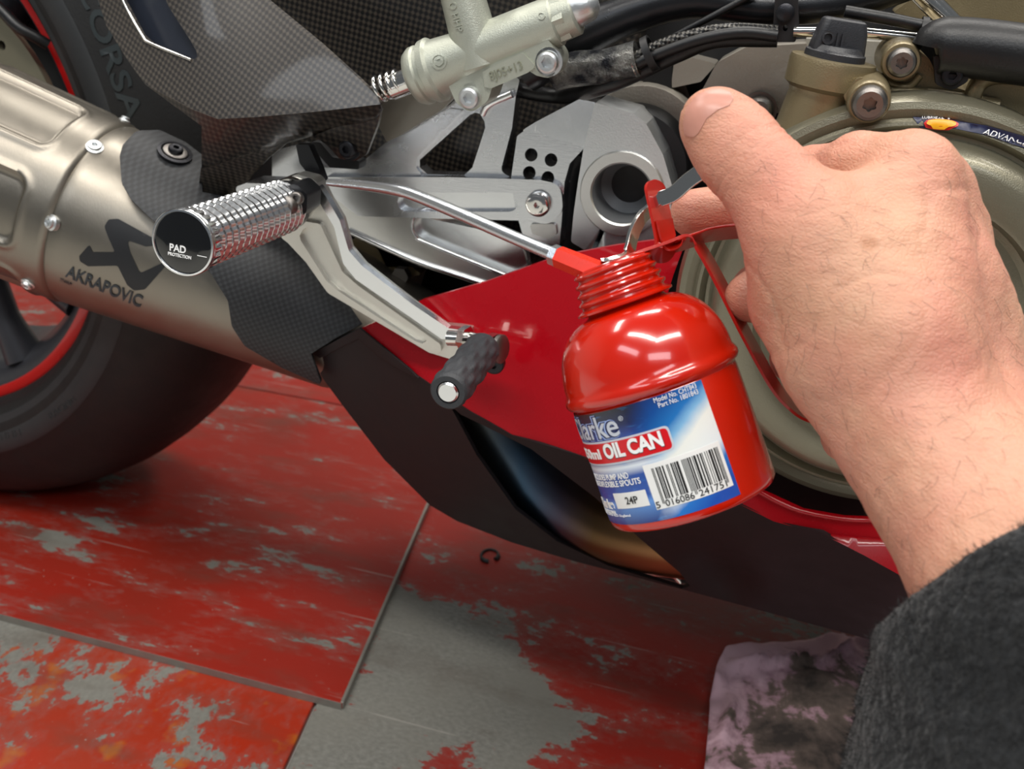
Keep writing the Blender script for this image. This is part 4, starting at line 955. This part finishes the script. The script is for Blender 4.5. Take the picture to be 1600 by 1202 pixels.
lrect('red_bar_edge', uL, ub+H(3), vb0-H(3), vb1+H(3), 'silver_print', .00020, H(8)); lrect('red_bar', uL, ub, vb0, vb1, 'red_print', .00028, H(7))
ltext('OIL CAN', 1041, 702, 21, 'black_print', wpx=104, offset=.045, off=.00034, vfix=vb0+H(7)); ltext('OIL CAN', 1040, 701, 21, 'white_print', wpx=102, offset=.04, off=.0004, vfix=vb0+H(8))
ltext('250ml', 944, 727, 15, 'white_print', wpx=72, offset=.03, off=.0004, vfix=vb0+H(8))
for off_, mt__, o_ in ((.07, 'glow_print', .0002), (.045, 'navy_print', .00026), (.01, 'silver_print', .00032)):
    ltext('Clarke', 972, 686, 33, mt__, wpx=128+off_*120, offset=off_, off=o_, vfix=vb1+H(8))
ltext('®', 974, 657, 7, 'silver_print', off=.0003)
ltext('Model No. CHT843', 1089, 606, 7.2, 'white_print', wpx=66, offset=.0); ltext('Part No. 1801843', 1092, 615, 7.2, 'white_print', wpx=62, offset=.0)
ltext('INCLUDES PUMP AND', 983, 747, 9, 'white_print', wpx=98, offset=.01); ltext('FIXED/FLEXIBLE SPOUTS', 1002, 755, 9, 'white_print', wpx=118, offset=.01)
u0, v0 = inv(967, 798); u1, v1 = inv(1007, 763); lrect('batch_sticker', u0, u1, v0+H(3), v1-H(2), 'white_label', .00028)
ltext('24P', 989, 787, 11, 'black_print', anchor='c', off=.0004, offset=.01)
ltext('Clarke', 962, 795, 14, 'white_print', wpx=60, offset=.05); ltext('INTERNATIONAL', 965, 804, 6, 'white_print', wpx=62, offset=.02); ltext('Essex CM16 4LG England', 986, 807, 3.6, 'white_print', wpx=90)
u0, v0 = inv(1027, 797); u1, v1 = inv(1122, 689); uu1, vv1 = inv(1146, 757)
u1 = (u1+uu1)/2; lrect('barcode_panel', u0, u1, v0, v1, 'white_label', .00024)
ub0, ub1 = u0+(u1-u0)*.10, u0+(u1-u0)*.955
# EAN-13 bars of 5 016086 241751
Lc = ['0001101', '0011001', '0010011', '0111101', '0100011', '0110001', '0101111', '0111011', '0110111', '0001011']
Gc = [''.join('1' if c == '0' else '0' for c in x)[::-1] for x in Lc]; Rc = [''.join('1' if c == '0' else '0' for c in x) for x in Lc]
par5 = 'LGGLLG'; d1, d2 = '016086', '241751'
bits = '101'+''.join((Lc if p == 'L' else Gc)[int(c)] for p, c in zip(par5, d1))+'01010'+''.join(Rc[int(c)] for c in d2)+'101'
V, Fc = [], []; k = 0; mod = (ub1-ub0)/len(bits)
while k < len(bits):
    if bits[k] == '1':
        j = k
        while j < len(bits) and bits[j] == '1': j += 1
        guard_ = k < 3 or k > 91 or 45 <= k < 50
        lo, hi = v0+H(13)-(H(6) if guard_ else 0), v1-H(7); n = len(V)
        for off in (.00036, .00028):
            for q in ((ub0+mod*k, lo), (ub0+mod*j, lo), (ub0+mod*j, hi), (ub0+mod*k, hi)): V.append(cyl(q[0]/RL, q[1], off)[0])
        Fc += [(n, n+1, n+2, n+3), (n, n+4, n+5, n+1), (n+2, n+6, n+7, n+3), (n+1, n+5, n+6, n+2), (n+3, n+7, n+4, n)]; k = j
    else: k += 1
me = mesh(V, Fc); link('barcode', me, 'black_print', lab, None, None)
for s_, ua, ub_ in (('5', ub0-mod*10, ub0-mod*4), ('016086', ub0+mod*4, ub0+mod*44), ('241751', ub0+mod*51, ub0+mod*91)):
    letter('lettering', s_, lmap(ua, v0+H(2.5), .0004), H(9.5), 'black_print', lab, width=ub_-ua, t=.00006)
# spout: sleeve, hex nut, bent steel tube whose tip oils the pedal pivot
neck = cm(948, 432, .368); n1 = cm(872, 401, .378)
tdir = (n1-neck).normalized()
turn('spout_sleeve', [(0, H(19)), (H(10), H(19)), ((n1-neck).length, H(17.5))], neck, tdir, 'plastic_red', can, 48, lambda i, a, r: r*cos(pi/6)/cos((a % (pi/3))-pi/6), 'red six-sided spout sleeve', 20)
turn('spout_nut', [(0, H(15)), (H(1), H(17)), (H(13), H(17)), (H(14), H(14))], n1-tdir*H(1), tdir, 'zinc', can, 24, hexr, 'zinc plated hex nut', 20)
spt = [cm(866, 398, .379), cm(800, 370, .392), cm(720, 335, .408), cm(650, 306, .424), cm(618, 297, .432), cm(560, 289, .452), cm(514, 285, .468)]
tube('spout_tube', spt, [.0026, .0026, .0026, .0026, .0026, .0022, .0017], 'zinc', can, 20, 8, 'bent zinc plated spout tube')
# strap handle: from the collar up, over and down the grip
WD = camd(.45, .06, .88)       # width direction of the strap (mostly in depth)
def strap(nm, pts, w, t, lab_=None, m=8, wd=WD, mat='strap_red'):
    P = spline([cm(*p) for p in pts], m); me = mesh(*ribbon(P, wd, w, t)); fixn(me); o = link(nm, me, mat, can, lab_, 50); bevel(o, .0003, 2, 30); return o
top_c = canB+cax*H(411)
strap('grip_strap', [(940, 426, .372), (965, 414, .372), (1003, 400, .374), (1043, 386, .376), (1070, 376, .377), (1086, 378, .377), (1098, 392, .377), (1125, 440, .378), (1165, 520, .379), (1208, 598, .381), (1236, 632, .382), (1264, 650, .384), (1304, 662, .387)], .0155, .0011, 'red steel grip strap')
strap('finger_rest', [(1050, 384, .3745), (1062, 382, .375), (1085, 375, .377), (1110, 367, .379), (1150, 362, .382), (1200, 362, .386), (1240, 366, .392)], .0125, .0010, 'red steel finger rest', wd=camd(.1, -.22, .96))
BW = camd(.68, -.02, .72)
strap('lever_bracket', [(1000, 406, .372), (1022, 399, .3735), (1036, 394, .3740), (1040, 380, .3735), (1034, 345, .373), (1027, 312, .3725), (1024, 297, .3722), (1021, 281, .372)], [.0125]*49+[.0125*sqrt(1-(k/8.05)**2) for k in range(1, 9)], .0011, 'red steel upright bracket', wd=BW)
strap('pressed_pad', [(1038, 343, .3712), (1041, 360, .3717), (1044, 372, .3722), (1048, 380, .3728), (1056, 383, .3735), (1064, 382, .374)], .0098, .0010, None, wd=BW)
# thumb lever and pump link (chromed strip)
strap('thumb_lever', [(1019, 320, .3715), (1030, 312, .3690), (1052, 303, .366), (1075, 283, .362), (1100, 266, .358), (1140, 245, .356), (1170, 225, .358)], [H(17)]*9+[H(24)]*40, .0012, 'chromed thumb lever', 8, camd(-.55, .83, .2), 'chrome')
strap('pump_link', [(1030, 313, .377), (1018, 326, .3765), (1002, 342, .3755), (990, 366, .3745), (984, 390, .373), (977, 403, .372), (955, 409, .370), (938, 411, .370)], .0075, .0012, 'chromed pump link', 8, camd(.5, -.1, .85), 'chrome')

# ================================================================== PERSON: hand, wrist, sleeve
def capsule_field(P, prims, k):
    """smooth union of round cones; prims: (a, b, ra, rb)"""
    D = None
    for a, b, ra, rb in prims:
        a = np.array(a, 'f'); b = np.array(b, 'f'); ab = b-a; L = float(ab@ab)+1e-12
        h = np.clip(((P-a)@ab)/L, 0, 1); d = np.sqrt(((P-a-h[..., None]*ab)**2).sum(-1))-(ra+(rb-ra)*h)
        D = d if D is None else smin(D, d, k)
    return D
def smin(a, b, k):
    h = np.maximum(k-np.abs(a-b), 0)/k; return np.minimum(a, b)-h*h*k*.25
def surface_net(fn, lo, hi, st):
    ax = [np.arange(lo[i], hi[i], st, dtype='f') for i in range(3)]
    G = np.stack(np.meshgrid(*ax, indexing='ij'), -1); D = fn(G); s = D < 0; n = D.shape
    cells = np.zeros((n[0]-1, n[1]-1, n[2]-1), int); acc = np.zeros(cells.shape+(3,)); cnt = np.zeros(cells.shape)
    cs = [(i, j, k) for i in (0, 1) for j in (0, 1) for k in (0, 1)]
    sl = lambda i, m: slice(i, m-1+i)
    for i, a in enumerate(cs):
        for b in cs[i+1:]:
            if sum(abs(a[q]-b[q]) for q in range(3)) != 1: continue
            A = D[sl(a[0], n[0]), sl(a[1], n[1]), sl(a[2], n[2])]; B = D[sl(b[0], n[0]), sl(b[1], n[1]), sl(b[2], n[2])]
            m = (A < 0) != (B < 0); t = np.where(m, A/np.where(m, A-B, 1), 0)
            for q in range(3): acc[..., q] += np.where(m, a[q]+(b[q]-a[q])*t, 0)
            cnt += m
    act = cnt > 0; idx = -np.ones(cells.shape, int); idx[act] = np.arange(act.sum())
    ij = np.argwhere(act); V = (acc[act]/cnt[act][:, None]+ij)*st+np.array([a[0] for a in ax])
    Fc = []
    for q in range(3):
        s0 = [slice(1, -1)]*3; s0[q] = slice(0, -1); s1 = list(s0); s1[q] = slice(1, None)
        A = s[tuple(s0)]; B = s[tuple(s1)]; e = np.argwhere(A != B); e = e+np.array([0 if r_ == q else 1 for r_ in range(3)])
        u_, v_ = [r_ for r_ in range(3) if r_ != q]
        o = [np.zeros(3, int) for _ in range(4)]; o[1][u_] = -1; o[2][u_] = -1; o[2][v_] = -1; o[3][v_] = -1
        Q = np.stack([idx[tuple((e+w).T)] for w in o], 1)
        fl = A[A != B] if q != 1 else ~A[A != B]
        Q = np.where(fl[:, None], Q, Q[:, ::-1]); Fc.append(Q)
    return V, np.concatenate(Fc)
def relax(V, Fc, it=2, lam=.5):
    n = len(V); E = np.concatenate([Fc[:, [i, (i+1) % 4]] for i in range(4)])
    for _ in range(it):
        S = np.zeros_like(V); c = np.zeros(n); np.add.at(S, E[:, 0], V[E[:, 1]]); np.add.at(c, E[:, 0], 1); np.add.at(S, E[:, 1], V[E[:, 0]]); np.add.at(c, E[:, 1], 1)
        V = V+(S/c[:, None]-V)*lam
    return V
kh = lambda r: r*KH
def Rd(x, y, d, r): return (cm(x, y, d), kh(r))
def chain(*js): return [(js[i][0], js[i+1][0], js[i][1], js[i+1][1]) for i in range(len(js)-1)]
J = Rd
thumb = chain(J(1112, 188, .352, .0112), J(1128, 205, .352, .0124), J(1168, 252, .347, .0142), J(1215, 305, .340, .0150), J(1262, 375, .333, .0190), J(1385, 525, .320, .024))
index_f = chain(J(1422, 272, .347, .0152), J(1345, 268, .365, .0140), J(1268, 285, .388, .0130), J(1165, 325, .402, .0115), J(1085, 335, .400, .0100))
middle_f = chain(J(1452, 298, .360, .0150), J(1345, 350, .415, .0130), J(1250, 420, .415, .0115), J(1188, 458, .384, .0112), J(1174, 464, .374, .0106))
ring_f = chain(J(1478, 370, .372, .0150), J(1390, 450, .422, .0125), J(1300, 540, .42, .0110), J(1238, 560, .390, .0098))
little_f = chain(J(1498, 450, .380, .0138), J(1450, 560, .420, .0115), J(1385, 645, .40, .0102), J(1322, 684, .374, .0100))
palm = chain(J(1422, 280, .347, .0158), J(1430, 440, .335, .0180), J(1440, 640, .322, .0200))
palm += chain(J(1450, 300, .360, .0155), J(1475, 460, .352, .0180), J(1480, 640, .335, .0200))
palm += chain(J(1476, 370, .370, .0155), J(1505, 520, .362, .0175), J(1515, 650, .345, .0190))
palm += chain(J(1495, 450, .380, .0140), J(1515, 560, .372, .0160), J(1540, 680, .350, .0185))
palm += chain(J(1275, 385, .338, .0170), J(1340, 350, .340, .0155), J(1405, 330, .342, .0150))           # web of the thumb
palm += chain(J(1300, 430, .335, .0200), J(1380, 430, .335, .0190), J(1420, 520, .330, .0200))
palm += chain(J(1256, 468, .345, .0200), J(1322, 552, .335, .0204), J(1424, 690, .318, .0205))           # ball of the thumb
palm += chain(J(1350, 560, .325, .0220), J(1420, 640, .318, .0220), J(1470, 740, .305, .0230))
wrist = chain(J(1440, 700, .312, .0195), J(1500, 800, .296, .0200), J(1568, 930, .275, .0205), J(1670, 1100, .25, .023))
wrist += chain(J(1540, 680, .330, .0210), J(1560, 760, .305, .0215), J(1625, 870, .28, .0220), J(1740, 1040, .255, .024))
wrist += chain(J(1470, 700, .325, .0210), J(1520, 800, .31, .0240), J(1580, 900, .29, .0240), J(1690, 1070, .265, .026))
tendons = [(J(1440, 300, .332, 0)[0], J(1462, 560, .300, 0)[0])]
def hand_field(P):
    d = capsule_field(P, palm+wrist, kh(.012))
    t = capsule_field(P, thumb, kh(.010)); d = smin(d, t, kh(.010))
    ix = capsule_field(P, index_f, kh(.006)); d2 = capsule_field(P, middle_f, kh(.004)); d3 = capsule_field(P, ring_f, kh(.004)); d4 = capsule_field(P, little_f, kh(.004))
    f_ = smin(smin(smin(ix, d2, kh(.0015)), d3, kh(.0015)), d4, kh(.0015))
    return smin(d, f_, kh(.0055))
allj = [q for c in (thumb, index_f, middle_f, ring_f, little_f, palm, wrist) for a in c for q in ((a[0], a[2]), (a[1], a[3]))]
# drop what lies deep inside the sleeve
lo = np.min([np.array(p)-r*1.2 for p, r in allj], 0)-.002; hi = np.max([np.array(p)+r*1.2 for p, r in allj], 0)+.002
Vh, Fh_ = surface_net(hand_field, lo, hi, .0015); Vh = relax(Vh, Fh_, 2)
def rough_skin(V, Fc):
    from mathutils import noise as mn
    a, b, c = V[Fc[:, 0]], V[Fc[:, 1]], V[Fc[:, 2]]; fnn = np.cross(b-a, c-a); N = np.zeros_like(V)
    for i in range(4): np.add.at(N, Fc[:, i], fnn)
    N /= np.linalg.norm(N, axis=1)[:, None]+1e-12
    tdir_ = np.array(cm(1168, 252, .347)-cm(1112, 188, .352)); tdir_ /= np.linalg.norm(tdir_); ip = np.array(cm(1160, 240, .33))
    for i in range(len(V)):
        p = Vector(V[i]); n1 = mn.noise(p*55); n2 = mn.noise(p*36+Vector((4, 1, 7))); n3 = mn.noise(Vector((p.x*160, p.y*160, p.z*330)))
        d = .0009*n1-.0008*math.exp(-(n2/.05)**2)*(mn.noise(p*30)*.5+.5)+.00022*n3
        # creases across the thumb joint
        q = V[i]-ip
        if q@q < .0007: t_ = float(q@tdir_); d -= .0007*max(0, sin(t_*2*pi/.0032+2.5*mn.noise(p*120)))**3*math.exp(-(t_/.007)**2)
        V[i] = V[i]+N[i]*d
    return V
if True:
    s_ = np.sign((np.cross(Vh[Fh_[:, 1]]-Vh[Fh_[:, 0]], Vh[Fh_[:, 2]]-Vh[Fh_[:, 0]])*(Vh[Fh_[:, 0]]-Vh.mean(0))).sum())
    Vh = rough_skin(Vh, Fh_ if s_ > 0 else Fh_[:, ::-1])
print('hand verts', len(Vh))
person = thing('person', 'right hand and wrist in a black fleece sleeve gripping the red oil can', 'person', J(1560, 900, .28, 0)[0])
me = mesh([], []) if False else bpy.data.meshes.new('hand')
me.from_pydata(Vh.tolist(), [], Fh_.tolist()); me.update(); fixn(me)
ss = link('hand', me, 'skin', person, None, 180)
hb = BVHTree.FromPolygons([Vector(v) for v in Vh.tolist()], [tuple(int(i) for i in q) for q in Fh_])
# thumb nail
nail = drape('thumb_nail', [[(1070, 212, 4), (1068, 190, 8), (1074, 166, 10), (1092, 147, 10), (1118, 138, 10), (1140, 143, 4), (1146, 154, 4), (1140, 165, 6), (1122, 172, 10), (1104, 186, 10), (1092, 208, 6), (1084, 215, 4)]], hb, 'nail', ss, .00025, .0007, 4, 'short thumb nail')
bevel(nail, .0004, 2, 40)
# fine dark hairs
V, Fc = [], []
for k in range(260):
    x, y = random.uniform(1180, 1590), random.uniform(240, 880)
    p, n, i, ds = hb.ray_cast(CP, ray(x, y).normalized())
    if p is None: continue
    g = (rt*random.gauss(.35, .35)+up*random.gauss(-.5, .5)); g = (g-n*g.dot(n)).normalized(); Lh = random.uniform(.003, .008); bend = n.cross(g)*random.gauss(0, .25)
    P = [p+n*.0001, p+(g+n*.25+bend*.3)*Lh*.35, p+(g+n*.2+bend)*Lh*.7, p+(g+bend*2+n*.05)*Lh]
    v, f_ = sweep(P, [.00005, .000045, .00004, .00001], 3); m0 = len(V); V += v; Fc += [tuple(q+m0 for q in w) for w in f_]
link('arm_hair', mesh(V, Fc), 'hair', ss, 'sparse fine dark hairs', None, 'stuff')
# sleeve
slv = chain(J(1532, 940, .282, .0205), J(1556, 1020, .285, .0270), J(1548, 1110, .29, .0330), J(1640, 1400, .30, .05))
slv += chain(J(1570, 935, .272, .0255), J(1612, 1040, .27, .040), J(1640, 1300, .27, .06))
slv += chain(J(1650, 855, .27, .0225), J(1720, 980, .265, .045), J(1800, 1200, .26, .06))
slv += chain(J(1570, 890, .284, .0265), J(1640, 960, .282, .042))
def sleeve_field(P):
    d = capsule_field(P, slv, kh(.012))
    q = P*1.0
    d = d+.0016*np.sin(q[..., 0]*130+1.5*np.sin(q[..., 2]*90))*np.sin(q[..., 2]*150+q[..., 1]*60)+.0006*np.sin(q[..., 0]*520)*np.sin(q[..., 2]*470)*np.sin(q[..., 1]*500)
    # cut by the cuff plane
    return np.maximum(d, ((P-np.array(CU0, 'f'))@np.array(CUN, 'f')))
c1, c2 = cm(1440, 936, .275), cm(1605, 842, .262); armd = (J(1470, 760, .30, 0)[0]-J(1620, 1030, .27, 0)[0]).normalized()
e_ = (c2-c1).normalized(); CUN = armd-e_*armd.dot(e_); CUN.normalize(); CU0 = (c1+c2)/2
allj = [q for a in slv for q in ((a[0], a[2]), (a[1], a[3]))]
lo = np.min([np.array(p)-r for p, r in allj], 0)-.004; hi = np.max([np.array(p)+r for p, r in allj], 0)+.004
def hollow(P):
    # the arm's opening
    d = sleeve_field(P); w = capsule_field(P, wrist, kh(.012))-.0008
    return d
Vs, Fs = surface_net(hollow, lo, hi, .0028); Vs = relax(Vs, Fs, 1)
me = bpy.data.meshes.new('sleeve'); me.from_pydata(Vs.tolist(), [], Fs.tolist()); me.update(); fixn(me)
slo = link('sleeve', me, 'fleece', person, 'fuzzy black fleece sleeve', 180)
bm = bmesh.new(); bm.from_mesh(slo.data); bm.faces.ensure_lookup_table(); L0_ = ORIG['sleeve']
V, Fc = [], []; fcs = [f for f in bm.faces if (CP-(f.calc_center_median()+L0_)).dot(f.normal) > -.03]
for k in range(26000):
    f_ = random.choice(fcs); vs_ = [v.co for v in f_.verts]; a, b = random.random(), random.random()
    p = (vs_[0]*(1-a)+vs_[1]*a)*(1-b)+(vs_[3 % len(vs_)]*(1-a)+vs_[2]*a)*b+L0_; nn = f_.normal
    g = Vector((random.gauss(0, 1), random.gauss(0, 1), random.gauss(0, 1))); g = (nn*.7+g*.55).normalized()*random.uniform(.0010, .0030); sd_ = g.cross(nn)
    if sd_.length < 1e-9: continue
    sd_ = sd_.normalized()*.00012; n_ = len(V); V += [p-sd_, p+sd_, p+g*.6+sd_*.8+nn.cross(g)*.2, p+g]; Fc += [(n_, n_+1, n_+2), (n_, n_+2, n_+3)]
bm.free()
link('fleece_pile', mesh(V, Fc), 'pile', slo, 'short fuzzy pile', None, 'stuff')

# ================================================================== RAG AND CIRCLIP ON THE FLOOR
rag_o = [(1133, 1018, 6), (1190, 1014), (1255, 1010), (1330, 1005, 20), (1420, 1020), (1560, 1060), (1620, 1180), (1560, 1330), (1300, 1360), (1085, 1300, 20), (1100, 1200), (1108, 1100), (1118, 1050)]
w_ = [atz(x[0], x[1], 0) for x in rag_o]; o2 = fillet([(p.x, p.y) for p in w_], .008)
v, fs = tri2d([o2], .0035)
vs = np.array(v); ce = vs.mean(0)
from mathutils import noise as mno
def fold(x, y):
    e = min(1., max(0., min(hypot(x-a, y-b) for a, b in o2)/.03))
    z = .004+.016*e*(abs(mno.noise(Vector((x*14+3, y*14, 1.7))))**.8)+.014*e*max(0, mno.noise(Vector((x*26, y*20+x*9, 4.2))))
    z += .003*mno.noise(Vector((x*60, y*60, 2)))
    d = abs(mno.noise(Vector((x*9+1.3, y*11, 8.8)))); z += .012*e*math.exp(-(d/.05)**2)
    return z
V, F_ = extrude_map(v, fs, lambda x, y: Vector((x, y, fold(x, y)+.0022)), lambda x, y: Vector((x, y, fold(x, y))))
me = mesh(V, F_); fixn(me); rag = link('shop_rag', me, 'cloth', None, None, 180)
tag(rag, 'crumpled pink cotton rag with dark grease stains lying on the floor under the sleeve', 'rag')
q = atz(765, 868, .0012); pts = []
for k in range(25):
    a = radians(-60+310*k/24)+.6; pts.append(q+Vector((cos(a)*.0078, sin(a)*.0095, 0)))
V, Fc = sweep(pts, [.0010+.0012*abs(cos(pi*k/24)) if k > 19 or k < 4 else .0012 for k in range(25)], 10)
me = mesh(V, Fc); fixn(me); clip = link('circlip', me, 'black', None, None, 60)
tag(clip, 'small black open ring lying on the red floor below the belly pan', 'clip')
